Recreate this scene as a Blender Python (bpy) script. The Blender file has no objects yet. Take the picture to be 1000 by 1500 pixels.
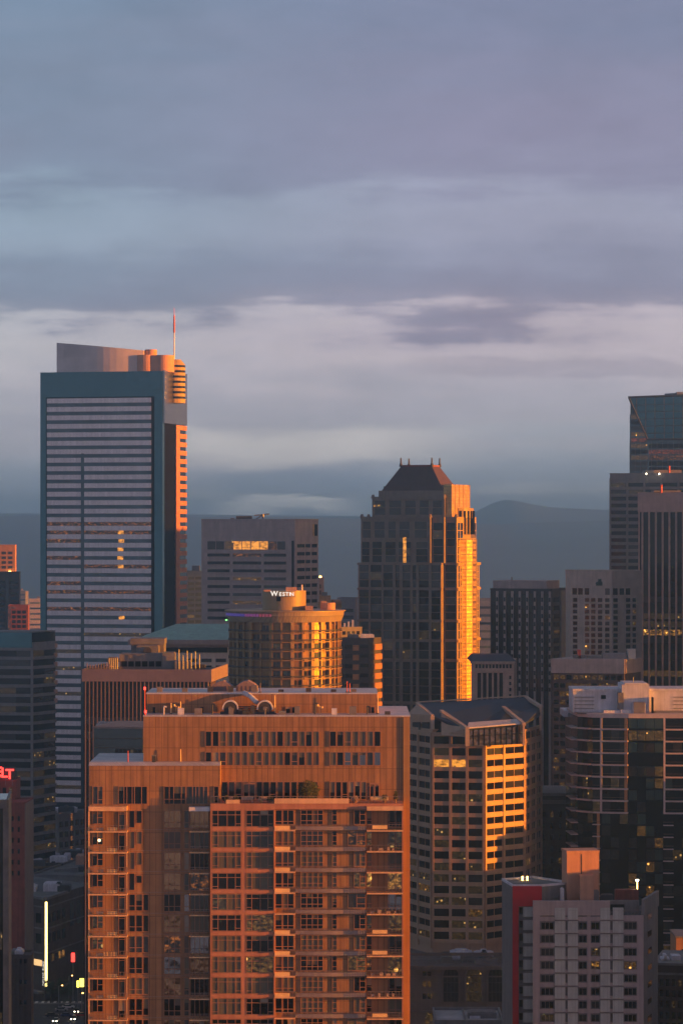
import bpy, bmesh, math, random
from mathutils import Vector, Matrix, noise as mnoise
R = math.radians
rng = random.Random(7)
sc = bpy.context.scene
col = sc.collection
# ------------------------------------------------------------------ camera
H = 170.0           # camera height over the streets (observation deck)
F = 4500.0          # focal length in photo pixels (photo is 1000 px wide)
HY = 775.0          # photo row of the horizon
cam_d = bpy.data.cameras.new('camera'); cam = bpy.data.objects.new('camera', cam_d); col.objects.link(cam)
cam.location = (0, 0, H); cam.rotation_euler = (R(90), 0, 0)
cam_d.sensor_fit = 'HORIZONTAL'; cam_d.sensor_width = 24.0; cam_d.lens = F/1000*24.0
cam_d.shift_y = (HY-750.0)/1000.0
cam_d.clip_start = 1.0; cam_d.clip_end = 60000
sc.camera = cam
# ------------------------------------------------------------------ sun and sky
SUN_A, SUN_E = 12.0, 3.2      # degrees behind the picture plane on the right, and elevation
sa, se = R(SUN_A), R(SUN_E)
S = Vector((math.cos(sa)*math.cos(se), -math.sin(sa)*math.cos(se), math.sin(se)))
sun_d = bpy.data.lights.new('sun', 'SUN'); sun = bpy.data.objects.new('sun', sun_d); col.objects.link(sun)
sun_d.energy = 5.0; sun_d.angle = R(0.5); sun_d.color = (1.0, 0.30, 0.008)
sun.rotation_euler = S.to_track_quat('Z', 'Y').to_euler()
sc.view_settings.view_transform = 'Standard'; sc.view_settings.look = 'None'
sc.view_settings.gamma = 1.0; sc.view_settings.use_curve_mapping = False
sc.view_settings.exposure = 1.65
sc.cycles.max_bounces = 5; sc.cycles.diffuse_bounces = 2; sc.cycles.glossy_bounces = 3
sc.cycles.transmission_bounces = 2; sc.cycles.volume_bounces = 3
sc.cycles.sample_clamp_indirect = 3.0
sc.render.filter_size = 1.5

def sky():
    w = bpy.data.worlds.new('World'); sc.world = w; w.use_nodes = True
    nt = w.node_tree; nt.nodes.clear(); N = nt.nodes.new; L = nt.links.new
    out = N('ShaderNodeOutputWorld'); bg = N('ShaderNodeBackground'); L(bg.outputs[0], out.inputs[0])
    tc = N('ShaderNodeTexCoord'); sp = N('ShaderNodeSeparateXYZ'); L(tc.outputs['Generated'], sp.inputs[0])
    def math_(op, a, b=None, c=None, clamp=False):
        n = N('ShaderNodeMath'); n.operation = op; n.use_clamp = clamp
        for i, v in enumerate((a, b, c)):
            if v is None: continue
            if isinstance(v, (int, float)): n.inputs[i].default_value = v
            else: L(v, n.inputs[i])
        return n.outputs[0]
    def noise(sx, sz, scale, det, off=(0, 0, 0), rough=.5):
        mp = N('ShaderNodeMapping'); mp.inputs['Scale'].default_value = (sx, sx, sz); mp.inputs['Location'].default_value = off
        L(tc.outputs['Generated'], mp.inputs[0])
        n = N('ShaderNodeTexNoise'); n.inputs['Scale'].default_value = scale; n.inputs['Detail'].default_value = det
        n.inputs['Roughness'].default_value = rough
        L(mp.outputs[0], n.inputs[0]); return n.outputs['Fac']
    z, x = sp.outputs['Z'], sp.outputs['X']
    big = noise(1, 3.2, 5, 3, (3.1, 1.7, .2)); streak = noise(1, 9, 9, 5, (.3, 0, 4.4), .55); fine = noise(1, 3.2, 26, 8, (5, 1, 2), .68)
    t = math_('ADD', z, math_('MULTIPLY', math_('SUBTRACT', big, .5), .046))
    t = math_('ADD', t, math_('MULTIPLY', math_('SUBTRACT', streak, .5), .036))
    t = math_('ADD', t, math_('MULTIPLY', math_('SUBTRACT', fine, .5), .020))
    t = math_('MULTIPLY', t, 5.0)
    cr = N('ShaderNodeValToRGB'); L(t, cr.inputs[0]); cr.color_ramp.interpolation = 'B_SPLINE'
    def s2l(c): return tuple((v/255/12.92 if v/255 <= .04045 else ((v/255+.055)/1.055)**2.4) for v in c)
    stops = [(0.0, (176,184,196)), (.035, (170,180,196)), (.085, (160,172,190)), (.125, (178,184,196)), (.16, (184,184,196)),
             (.20, (176,178,192)), (.245, (188,186,198)), (.285, (206,200,208)), (.318, (196,192,204)), (.338, (142,144,166)), (.40, (138,146,170)),
             (.47, (158,164,186)), (.545, (162,170,192)), (.585, (138,142,168)), (.70, (138,140,165)), (.85, (128,139,166)), (1.0, (114,130,158))]
    e = cr.color_ramp.elements
    while len(e) > 1: e.remove(e[0])
    e[0].position = stops[0][0]; e[0].color = s2l(stops[0][1]) + (1,)
    for p, c in stops[1:]:
        k = e.new(p); k.color = s2l(c) + (1,)
    # pale streaks and pinkish patches of the cloud deck
    def mix(fac, a, b, mode='MIX'):
        m = N('ShaderNodeMix'); m.data_type = 'RGBA'; m.blend_type = mode
        if isinstance(fac, (int, float)): m.inputs[0].default_value = fac
        else: L(fac, m.inputs[0])
        for i, v in ((6, a), (7, b)):
            if isinstance(v, tuple): m.inputs[i].default_value = v + (1,)
            else: L(v, m.inputs[i])
        return m.outputs[2]
    def band(v, lo, hi):
        n = N('ShaderNodeMapRange'); n.interpolation_type = 'SMOOTHSTEP'; L(v, n.inputs[0])
        n.inputs[1].default_value = lo; n.inputs[2].default_value = hi; return n.outputs[0]
    c = cr.outputs[0]
    low = math_('SUBTRACT', 1.0, band(z, .012, .055))
    wisp = math_('MULTIPLY', band(noise(1, 13, 7, 4, (1.2, 3.0, .9), .5), .56, .72), low)
    c = mix(math_('MULTIPLY', wisp, .85), c, s2l((212, 212, 214)))
    dark = math_('MULTIPLY', band(noise(1, 7, 6, 4, (9.2, 3.0, 7.9), .5), .5, .75), math_('SUBTRACT', 1.0, band(z, .0, .03)))
    c = mix(math_('MULTIPLY', dark, .5), c, s2l((112, 124, 148)))
    side = math_('MULTIPLY', band(x, -.11, .06), 1.0)
    tint = mix(side, (.83, 1.03, 1.02), (1.0, .985, 1.02)); c = mix(band(z, .02, .12), c, mix(1.0, c, tint, 'MULTIPLY'))
    pink = math_('MULTIPLY', band(noise(1, 2.0, 4.5, 3, (2.7, 9.1, 3.3)), .46, .68), band(z, .03, .09))
    c = mix(math_('MULTIPLY', pink, .40), c, s2l((150, 134, 158)))
    # pale cloud banks low over the mountains and a mottled underside of the deck
    wz = math_('ADD', z, math_('MULTIPLY', math_('SUBTRACT', noise(1, 6, 22, 6, (2, 7, 1), .6), .5), .016))
    def bank(cz, hz_, cx, hx, amt, colr, c):
        a = math_('SUBTRACT', 1.0, math_('DIVIDE', math_('ABSOLUTE', math_('SUBTRACT', wz, cz)), hz_), clamp=True)
        b_ = math_('SUBTRACT', 1.0, math_('DIVIDE', math_('ABSOLUTE', math_('SUBTRACT', x, cx)), hx), clamp=True)
        k = math_('MULTIPLY', band(a, 0, .8), band(b_, 0, .7)); return mix(math_('MULTIPLY', k, amt), c, colr)
    c = bank(.027, .0085, -.02, .075, .6, s2l((238, 234, 230)), c)
    c = bank(.0075, .0035, -.018, .030, 1.0, (1.35, 1.33, 1.30), c)
    c = bank(.0155, .007, -.012, .045, .65, s2l((132, 150, 176)), c)
    c = bank(.053, .0035, .075, .07, .5, s2l((158, 154, 172)), c)
    mot = noise(1, 2.2, 16, 7, (8, 2, 5), .62); r_ = N('ShaderNodeMapRange'); L(mot, r_.inputs[0]); r_.inputs[1].default_value = .3; r_.inputs[2].default_value = .7
    r_.inputs[3].default_value = .90; r_.inputs[4].default_value = 1.09
    vs = N('ShaderNodeVectorMath'); vs.operation = 'SCALE'; L(c, vs.inputs[0]); L(r_.outputs[0], vs.inputs['Scale']); c = vs.outputs[0]
    c = mix(1.0, c, (1.05, .99, .955), 'MULTIPLY')
    # sunset glow low down round the sun, and the rest of the sky from the sky texture
    dt = N('ShaderNodeVectorMath'); dt.operation = 'DOT_PRODUCT'; L(tc.outputs['Generated'], dt.inputs[0])
    dt.inputs[1].default_value = (math.cos(sa), -math.sin(sa), 0.0)
    glow = math_('MULTIPLY', band(dt.outputs['Value'], .62, 1.0), math_('SUBTRACT', 1.0, band(z, .02, .22)))
    c = mix(glow, c, (1.3, .38, .10))
    core = math_('MULTIPLY', band(dt.outputs['Value'], .93, 1.0), math_('SUBTRACT', 1.0, band(z, .0, .13)))
    c = mix(math_('MULTIPLY', core, .9), c, (7.0, 2.3, .28))
    st = N('ShaderNodeTexSky'); st.sky_type = 'NISHITA'; st.sun_disc = False
    st.sun_elevation = se; st.sun_rotation = math.atan2(S.x, S.y); st.dust_density = 2.0
    c2 = mix(1.0, st.outputs[0], (0.035, 0.035, 0.035), 'MULTIPLY')
    c = mix(.93, c2, c)
    # sky out of view is dimmed overhead and brightened westward to balance the fill light
    ov = band(z, .16, .5); c = mix(ov, c, (.62, .60, .60), 'MULTIPLY')
    west = band(math_('MULTIPLY', sp.outputs['Y'], -1.0), -.3, .5); c = mix(west, c, (1.18, 1.03, 1.05), 'MULTIPLY')
    L(c, bg.inputs[0]); bg.inputs[1].default_value = 0.375
sky()

# ------------------------------------------------------------------ helpers
MATS = {}
def nodes_of(name):
    m = bpy.data.materials.new(name); m.use_nodes = True; MATS[name] = m
    nt = m.node_tree; b = nt.nodes['Principled BSDF']
    return m, nt, b
def mat(name, c, rough=.8, metal=0.0, nscale=.35, namt=.18, bump=0.0, bscale=1.0, emis=None, estr=0.0, seams=None, spec=.5, streak=0.0):
    m, nt, b = nodes_of(name); N = nt.nodes.new; L = nt.links.new
    b.inputs['Roughness'].default_value = rough; b.inputs['Metallic'].default_value = metal
    b.inputs['Specular IOR Level'].default_value = spec
    tc = N('ShaderNodeTexCoord')
    n = N('ShaderNodeTexNoise'); n.inputs['Scale'].default_value = nscale; n.inputs['Detail'].default_value = 6; n.inputs['Roughness'].default_value = .6
    L(tc.outputs['Object'], n.inputs[0])
    r = N('ShaderNodeMapRange'); L(n.outputs['Fac'], r.inputs[0]); r.inputs[1].default_value = .3; r.inputs[2].default_value = .7
    r.inputs[3].default_value = 1-namt; r.inputs[4].default_value = 1+namt
    val = r.outputs[0]
    if streak:      # rain streaks running down the walls
        mp = N('ShaderNodeMapping'); mp.inputs['Scale'].default_value = (1.3, 1.3, .05); L(tc.outputs['Object'], mp.inputs[0])
        n2 = N('ShaderNodeTexNoise'); n2.inputs['Scale'].default_value = 1.0; n2.inputs['Detail'].default_value = 4; L(mp.outputs[0], n2.inputs[0])
        r2 = N('ShaderNodeMapRange'); L(n2.outputs['Fac'], r2.inputs[0]); r2.inputs[1].default_value = .35; r2.inputs[2].default_value = .7
        r2.inputs[3].default_value = 1+streak*.4; r2.inputs[4].default_value = 1-streak
        mm = N('ShaderNodeMath'); mm.operation = 'MULTIPLY'; L(val, mm.inputs[0]); L(r2.outputs[0], mm.inputs[1]); val = mm.outputs[0]
    if seams:       # (width, height, joint, darkness) panel joints, laid out in metres on the wall itself
        sp = N('ShaderNodeSeparateXYZ'); L(tc.outputs['Object'], sp.inputs[0])
        ad = N('ShaderNodeMath'); ad.operation = 'ADD'; L(sp.outputs[0], ad.inputs[0]); L(sp.outputs[1], ad.inputs[1])
        cb = N('ShaderNodeCombineXYZ'); L(ad.outputs[0], cb.inputs[0]); L(sp.outputs[2], cb.inputs[1])
        bk = N('ShaderNodeTexBrick'); L(cb.outputs[0], bk.inputs[0]); bk.offset = seams[4] if len(seams) > 4 else 0.0
        bk.inputs['Scale'].default_value = 1.0; bk.inputs['Mortar Size'].default_value = seams[2]; bk.inputs['Mortar Smooth'].default_value = 0.1
        bk.inputs['Brick Width'].default_value = seams[0]; bk.inputs['Row Height'].default_value = seams[1]
        bk.inputs['Color1'].default_value = (1, 1, 1, 1); bk.inputs['Color2'].default_value = (.86, .86, .86, 1)
        d = seams[3]; bk.inputs['Mortar'].default_value = (d, d, d, 1); bk.inputs['Bias'].default_value = -.2
        mm = N('ShaderNodeMath'); mm.operation = 'MULTIPLY'; L(val, mm.inputs[0]); L(bk.outputs['Color'], mm.inputs[1]); val = mm.outputs[0]
    mx = N('ShaderNodeVectorMath'); mx.operation = 'SCALE'; mx.inputs[0].default_value = c; L(val, mx.inputs['Scale'])
    L(mx.outputs[0], b.inputs['Base Color'])
    if bump:
        nb = N('ShaderNodeTexNoise'); nb.inputs['Scale'].default_value = bscale; nb.inputs['Detail'].default_value = 2; L(tc.outputs['Object'], nb.inputs[0])
        bp = N('ShaderNodeBump'); bp.inputs['Strength'].default_value = 1.0; bp.inputs['Distance'].default_value = bump
        L(nb.outputs['Fac'], bp.inputs['Height']); L(bp.outputs[0], b.inputs['Normal'])
    if emis:
        b.inputs['Emission Color'].default_value = emis + (1,); b.inputs['Emission Strength'].default_value = estr
    return m
def lit_glass(name, colr, strength, scale, lo, hi, base=(.02, .018, .015), spots=.0):
    """a dark pane with the dim lit surfaces of a room and a few small lamps behind it"""
    m, nt, b = nodes_of(name); N = nt.nodes.new; L = nt.links.new
    b.inputs['Base Color'].default_value = base + (1,); b.inputs['Roughness'].default_value = .15
    g = N('ShaderNodeNewGeometry'); mp = N('ShaderNodeMapping'); mp.inputs['Scale'].default_value = (1, 1, 1.7); L(g.outputs['Position'], mp.inputs[0])
    n = N('ShaderNodeTexNoise'); n.inputs['Scale'].default_value = scale; n.inputs['Detail'].default_value = 5; n.inputs['Roughness'].default_value = .7
    L(mp.outputs[0], n.inputs[0])
    r = N('ShaderNodeMapRange'); r.interpolation_type = 'SMOOTHSTEP'; L(n.outputs['Fac'], r.inputs[0]); r.inputs[1].default_value = lo; r.inputs[2].default_value = hi
    r.inputs[3].default_value = 0; r.inputs[4].default_value = strength
    v = N('ShaderNodeTexVoronoi'); v.inputs['Scale'].default_value = .42; L(g.outputs['Position'], v.inputs['Vector'])
    r2 = N('ShaderNodeMapRange'); L(v.outputs['Distance'], r2.inputs[0]); r2.inputs[1].default_value = .10; r2.inputs[2].default_value = .17
    r2.inputs[3].default_value = spots; r2.inputs[4].default_value = 0
    a = N('ShaderNodeMath'); a.operation = 'ADD'; L(r.outputs[0], a.inputs[0]); L(r2.outputs[0], a.inputs[1])
    L(a.outputs[0], b.inputs['Emission Strength']); b.inputs['Emission Color'].default_value = colr + (1,)
    return m
# walls
mat('condo_panel', (.345, .18, .09), .7, seams=(.92, 3.06, .045, .5), streak=.3, namt=.12, nscale=.6)
mat('condo_side', (.34, .19, .085), .75, seams=(.5, 9.2, .03, .7), streak=.2, namt=.1)
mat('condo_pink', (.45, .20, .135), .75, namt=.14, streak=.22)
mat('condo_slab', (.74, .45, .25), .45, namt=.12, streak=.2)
mat('condo_band', (.30, .235, .23), .8, namt=.15, streak=.15)
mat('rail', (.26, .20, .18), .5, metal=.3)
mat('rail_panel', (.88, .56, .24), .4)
mat('window_frame', (.32, .165, .11), .6)
mat('roof_metal', (.62, .56, .56), .45, metal=.35, seams=(.45, 60, .03, .75))
mat('roof_dark', (.07, .07, .075), .9, namt=.4, nscale=.25)
mat('roof_grey', (.17, .165, .16), .9, namt=.35, nscale=.15)
mat('roof_light', (.38, .37, .37), .9, namt=.3, nscale=.2)
mat('mech_dark', (.05, .05, .055), .7, namt=.4)
mat('mech_grey', (.18, .165, .165), .7, namt=.3)
mat('mech_white', (.66, .63, .68), .7, namt=.15, streak=.2)
mat('plant_leaf', (.045, .06, .03), .8, namt=.5, nscale=2)
mat('tree_leaf', (.05, .085, .04), .8, namt=.5, nscale=1)
mat('bark', (.09, .07, .05), .9)
mat('terracotta', (.45, .25, .15), .8)
mat('furniture', (.42, .30, .24), .7, namt=.4, nscale=3)
mat('band_spandrel', (.76, .66, .66), .36, metal=.5, seams=(1.55, 4.03, .06, .8), namt=.08, streak=.1)
mat('glass_teal', (.045, .11, .135), .10, metal=.85, seams=(1.55, 2.0, .1, .6), namt=.15, bump=.03, bscale=.6)
mat('band_glass', (.05, .075, .09), .10, metal=.6, namt=.5, nscale=.15, bump=.02, bscale=.5)
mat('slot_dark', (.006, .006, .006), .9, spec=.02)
mat('screen_metal', (.62, .52, .50), .5, metal=.35, seams=(6, 4, .05, .9), namt=.15, nscale=.08)
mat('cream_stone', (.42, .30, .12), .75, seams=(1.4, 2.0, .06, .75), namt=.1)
mat('mauve_stone', (.48, .38, .35), .8, seams=(1.5, 3.7, .05, .8), namt=.12, streak=.12)
mat('beige_stone', (.58, .45, .37), .8, seams=(2.0, 3.2, .05, .82), namt=.12, streak=.12)
mat('tower_stone', (.26, .195, .15), .7, seams=(1.6, 3.4, .06, .8), namt=.15, streak=.12)
mat('tower_roof', (.10, .055, .045), .55, metal=.2, seams=(.9, 200, .1, .7))
mat('hotel_wall', (.34, .21, .085), .45, namt=.12, streak=.15)
mat('hotel_drum', (.33, .23, .12), .5, namt=.06, streak=.1)
mat('hotel_rim', (.34, .26, .18), .6, seams=(1.2, 20, .12, .6))
mat('copper_roof', (.30, .50, .41), .6, metal=.1, seams=(.9, 300, .08, .7), namt=.2, streak=.2)
mat('white_wall', (.60, .52, .47), .8, namt=.12, streak=.15)
mat('fin_wall', (.25, .165, .14), .7, namt=.12, streak=.1)
mat('fin_parapet', (.24, .17, .18), .75, seams=(2.4, 9, .05, .85), namt=.1)
mat('oct_wall', (.50, .31, .20), .55, seams=(6, 3.5, .04, .88), namt=.08, streak=.1)
mat('oct_roof', (.02, .032, .062), .6, metal=.1, seams=(.8, 300, .05, .75), namt=.15)
mat('oct_trim', (.48, .35, .27), .7)
mat('brown_brick', (.12, .08, .07), .9, seams=(.9, .4, .04, .7, .5), namt=.2, streak=.2)
mat('dark_brick', (.08, .055, .05), .9, seams=(.9, .4, .04, .7, .5), namt=.25, streak=.2)
mat('red_brick', (.26, .075, .055), .9, seams=(.9, .4, .04, .75, .5), namt=.2, streak=.2)
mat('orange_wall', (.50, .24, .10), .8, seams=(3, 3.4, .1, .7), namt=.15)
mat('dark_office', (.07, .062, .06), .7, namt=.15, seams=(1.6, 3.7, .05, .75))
mat('grey_office', (.23, .21, .20), .7, namt=.12, streak=.12)
mat('pale_office', (.25, .225, .235), .7, namt=.1, streak=.1)
mat('black_tower', (.04, .035, .036), .5, metal=.2, namt=.2)
mat('fin_light', (.42, .33, .30), .6)
mat('apt_pink', (.42, .33, .33), .85, namt=.1, streak=.15)
mat('apt_panel', (.52, .52, .50), .8, seams=(.8, 2.9, .05, .78), namt=.1)
mat('apt_red', (.52, .008, .02), .7, namt=.12)
mat('apt_grey', (.21, .19, .19), .85, namt=.12, streak=.2)
mat('penthouse_wall', (.56, .29, .19), .8, namt=.12, streak=.15)
mat('balcony_pink', (.56, .44, .42), .7, namt=.12)
mat('podium_stone', (.16, .125, .115), .85, namt=.15, seams=(1.4, .7, .04, .75, .5), streak=.2)
mat('far_wall', (.14, .13, .14), .9, namt=.2)
mat('far_pale', (.26, .25, .26), .9, namt=.2)
mat('asphalt', (.05, .05, .052), .9, namt=.25, nscale=.1)
mat('pavement', (.22, .21, .2), .9, seams=(1.5, 1.5, .05, .75))
mat('paint_white', (.7, .7, .68), .7)
mat('ground', (.08, .08, .075), .95, namt=.4, nscale=.01)
mat('forest', (.05, .065, .075), .95, namt=.45, nscale=.004)
mat('steel', (.25, .25, .26), .5, metal=.6)
mat('red_paint', (.65, .08, .04), .6)
mat('white_paint', (.78, .74, .72), .6)
mat('logo_green', (.05, .10, .085), .6)
mat('tyre', (.02, .02, .02), .9)
for k, c in dict(car_white=(.7, .7, .7), car_black=(.02, .02, .022), car_silver=(.4, .41, .42), car_red=(.35, .02, .02), car_blue=(.03, .07, .2)).items():
    mat(k, c, .3, metal=.3, namt=.02)
# glass
mat('glass_dark', (.014, .015, .018), .08, bump=.015, bscale=.8, namt=.4, spec=.4)
mat('glass_dim', (.030, .028, .026), .12, spec=.4, bump=.015, bscale=.8, namt=.5, nscale=1.2)
mat('glass_blind', (.13, .115, .085), .3, seams=(.35, 40, .05, .82), namt=.15, spec=.3)
mat('glass_green', (.05, .085, .075), .15, metal=.3, namt=.2, seams=(.8, 20, .06, .7))
mat('glass_mirror', (.13, .12, .125), .07, metal=.85, bump=.05, bscale=.35)
mat('glass_slate', (.045, .06, .065), .15, metal=.5, seams=(1.4, 2.4, .06, .75))
mat('glass_bronze', (.25, .145, .065), .42, metal=.75, bump=.06, bscale=.35)
mat('corner_metal', (.30, .30, .31), .3, metal=1.0, seams=(1.4, 2.0, .06, .75), namt=.1)
mat('glass_amber', (.56, .35, .115), .38, metal=.25, bump=.10, bscale=.5, namt=.45, nscale=.3)  # diffuse amber puts the sun's gold glint into the glass colour
mat('glass_black', (.006, .005, .005), .08, spec=.22, bump=.012, bscale=.8)
lit_glass('glass_lit', (1.0, .42, .07), .34, .9, .42, .75, spots=.9)
lit_glass('glass_spark', (1.0, .45, .09), .10, 1.6, .40, .8, spots=.7)
lit_glass('glass_spark_small', (1.0, .55, .15), .045, 1.6, .42, .8, spots=.22)
lit_glass('glass_warm', (1.0, .36, .04), .42, .5, .3, .6)  # serves lit rooms and painted sun reflections alike
lit_glass('glass_orange', (1.0, .28, .04), .22, .8, .48, .75)
lit_glass('glass_red_glow', (1.0, .16, .04), .12, .9, .40, .75)
def glow(name, c, s): mat(name, (.05, .05, .05), .5, emis=c, estr=s)
glow('lamp_white', (1, .85, .6), 6); glow('lamp_globe', (1, .72, .35), 1.2); glow('lamp_amber', (1, .5, .12), 4); glow('neon_red', (1, .035, .025), 1.6)
glow('strip_yellow', (1, .72, .22), 1.6); glow('sign_yellow', (1, .75, .1), 1.3); glow('sign_white', (1, .9, .8), .38)
glow('rim_blue', (.10, .06, .40), .16); glow('rim_purple', (.35, .06, .30), .16); glow('rim_magenta', (.5, .06, .12), .16)
glow('lamp_magenta', (1, .08, .6), 2.0); glow('brake_red', (1, .03, .02), 2.0); glow('lamp_green', (.2, .9, .2), 1.0); glow('shop_orange', (1, .38, .05), 1.0)

def X(px, D): return (px-500.0)/F*D
def Z(py, D): return H-(py-HY)/F*D
def P(px, D): return Vector((X(px, D), D, 0))
def P3(px, py, D): return Vector((X(px, D), D, Z(py, D)))
BOXF = ((0,3,2,1),(4,5,6,7),(0,1,5,4),(1,2,6,5),(2,3,7,6),(3,0,4,7))
class MB:
    def __init__(s): s.v = []; s.f = []; s.m = []; s.cur = 0
    def add(s, vs, fs):
        o = len(s.v); s.v += [Vector(v) for v in vs]
        for f in fs: s.f.append([i+o for i in f]); s.m.append(s.cur)
    def box(s, x0, x1, y0, y1, z0, z1):
        s.add([(x0,y0,z0),(x1,y0,z0),(x1,y1,z0),(x0,y1,z0),(x0,y0,z1),(x1,y0,z1),(x1,y1,z1),(x0,y1,z1)], BOXF)
    def fbox(s, f, a0, a1, z0, z1, d0, d1):
        g = lambda a, d, z: f.P + f.u*a + f.n*d + Vector((0,0,z))
        s.add([g(a0,d1,z0),g(a1,d1,z0),g(a1,d0,z0),g(a0,d0,z0),g(a0,d1,z1),g(a1,d1,z1),g(a1,d0,z1),g(a0,d0,z1)], BOXF)
    def prism(s, pts, z0, z1):
        n = len(pts); zt = z1 if isinstance(z1, (list, tuple)) else [z1]*n
        s.add([(p[0],p[1],z0) for p in pts]+[(p[0],p[1],zt[i]) for i, p in enumerate(pts)],
              [list(range(n))[::-1], [n+i for i in range(n)]]+[(i,(i+1)%n,n+(i+1)%n,n+i) for i in range(n)])
    def slab(s, pts, off):        # a polygon of 3D points thickened by the vector off
        n = len(pts); pts = [Vector(p) for p in pts]; off = Vector(off)
        s.add(pts+[p+off for p in pts], [list(range(n)), [n+i for i in range(n)][::-1]]+[(i,n+i,n+(i+1)%n,(i+1)%n) for i in range(n)])
    def cyl(s, cx, cy, z0, z1, r0, r1=None, n=16, a0=0.0):
        r1 = r0 if r1 is None else r1
        vs = [(cx+r0*math.cos(a0+2*math.pi*i/n), cy+r0*math.sin(a0+2*math.pi*i/n), z0) for i in range(n)]
        vs += [(cx+r1*math.cos(a0+2*math.pi*i/n), cy+r1*math.sin(a0+2*math.pi*i/n), z1) for i in range(n)]
        s.add(vs, [list(range(n))[::-1], [n+i for i in range(n)]]+[(i,(i+1)%n,n+(i+1)%n,n+i) for i in range(n)])
    def tube(s, p, q, r, n=6, r2=None):
        p, q = Vector(p), Vector(q); d = (q-p).normalized(); r2 = r if r2 is None else r2
        a = d.orthogonal().normalized(); b = d.cross(a)
        vs = [p+(a*math.cos(2*math.pi*i/n)+b*math.sin(2*math.pi*i/n))*r for i in range(n)]+[q+(a*math.cos(2*math.pi*i/n)+b*math.sin(2*math.pi*i/n))*r2 for i in range(n)]
        s.add(vs, [list(range(n))[::-1], [n+i for i in range(n)]]+[(i,(i+1)%n,n+(i+1)%n,n+i) for i in range(n)])
    def mesh(s, name, mats, M=None):
        me = bpy.data.meshes.new(name)
        vs = [tuple(M @ v) for v in s.v] if M is not None else [tuple(v) for v in s.v]
        me.from_pydata(vs, [], s.f)
        for m in mats: me.materials.append(MATS[m])
        for p, i in zip(me.polygons, s.m): p.material_index = i
        bm = bmesh.new(); bm.from_mesh(me); bmesh.ops.recalc_face_normals(bm, faces=bm.faces); bm.to_mesh(me); bm.free()
        return me
class Face:
    def __init__(s, A, B, off=0.0):
        A = Vector((A[0], A[1], 0)); B = Vector((B[0], B[1], 0))
        s.u = (B-A).normalized(); s.L = (B-A).length; s.n = Vector((s.u.y, -s.u.x, 0)); s.P = A + s.n*off; s.rot = math.atan2(s.u.y, s.u.x)
    def a(s, px):       # distance along the face where the photo column px meets it
        k = (px-500.0)/F
        return (k*s.P.y - s.P.x)/(s.u.x - k*s.u.y)
    def z(s, py, a=None):
        D = s.P.y + s.u.y*(s.L/2 if a is None else a); return Z(py, D)
class Thing:
    def __init__(s, name, label, cat, loc, rot=0.0, group=None):
        o = bpy.data.objects.new(name, None); col.objects.link(o); o.location = loc; o.rotation_euler = (0,0,rot)
        o.empty_display_size = 1.0; o['label'] = label; o['category'] = cat
        if group: o['group'] = group
        s.o = o; s.M = Matrix.Translation(loc) @ Matrix.Rotation(rot, 4, 'Z'); s.Mi = s.M.inverted(); s.parts = {}; s.wins = []; s.rot = rot
    def mb(s, part, m, key=None, label=None, sub=None):
        k = key or part
        if k not in s.parts: s.parts[k] = (part, m, MB(), label, sub)
        return s.parts[k][2]
    def part(s, name, m, parent=None, label=None):   # own MB, always a new object
        k = '%s#%d' % (name, len(s.parts)); s.parts[k] = (name, m, MB(), label, parent); return s.parts[k][2]
    def win(s, f, a0, a1, z0, z1, m, d=.04, frame=None, name='window', th=.05):
        s.wins.append((f, a0, a1, z0, z1, m, d, frame, name, th))
    def done(s, limit=100):
        made = {}
        for k, (part, m, b, label, parent) in s.parts.items():
            if not b.f: continue
            ms = m if isinstance(m, (list, tuple)) else [m]
            o = bpy.data.objects.new(part, b.mesh(part, ms, s.Mi)); col.objects.link(o)
            o.parent = made[parent] if parent in made else s.o
            if label: o['label'] = label
            made[k] = o
        by = {}
        for w in s.wins: by.setdefault(w[8], []).append(w)
        for nm, ws in by.items():
            cache = {}
            lim = limit
            for i, w in enumerate(ws[:lim]):
                f, a0, a1, z0, z1, m, d, frame, name, th = w
                key = (round(a1-a0, 2), round(z1-z0, 2), m, frame, th)
                if key not in cache:
                    W, Hh = a1-a0, z1-z0; b = MB(); b.box(-W/2, W/2, -th/2, th/2, 0, Hh)
                    cache[key] = (b.mesh(nm, [m]), frame_mesh(W, Hh, frame) if frame else None)
                pm, fm = cache[key]
                o = bpy.data.objects.new(nm, pm); col.objects.link(o); o.parent = s.o
                wp = f.P + f.u*((a0+a1)/2) + f.n*(d) + Vector((0,0,z0))
                o.matrix_local = s.Mi @ (Matrix.Translation(wp) @ Matrix.Rotation(f.rot, 4, 'Z'))
                if fm:
                    g = bpy.data.objects.new('frame', fm); col.objects.link(g); g.parent = o
            rest = ws[lim:]
            if rest:
                b = MB(); mats = []
                for f, a0, a1, z0, z1, m, d, frame, name, th in rest:
                    if m not in mats: mats.append(m)
                    b.cur = mats.index(m); b.fbox(f, a0, a1, z0, z1, d-th/2, d+th/2)
                    if frame:
                        if frame[-1] not in mats: mats.append(frame[-1])
                        b.cur = mats.index(frame[-1])
                        for x0, x1, q0, q1 in frame_bars(a1-a0, z1-z0, frame):
                            b.fbox(f, (a0+a1)/2+x0, (a0+a1)/2+x1, z0+q0, z0+q1, d+.01, d+frame[2])
                o = bpy.data.objects.new(nm, b.mesh(nm, mats, s.Mi)); col.objects.link(o); o.parent = s.o; o['kind'] = 'stuff'
        return s.o
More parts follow.
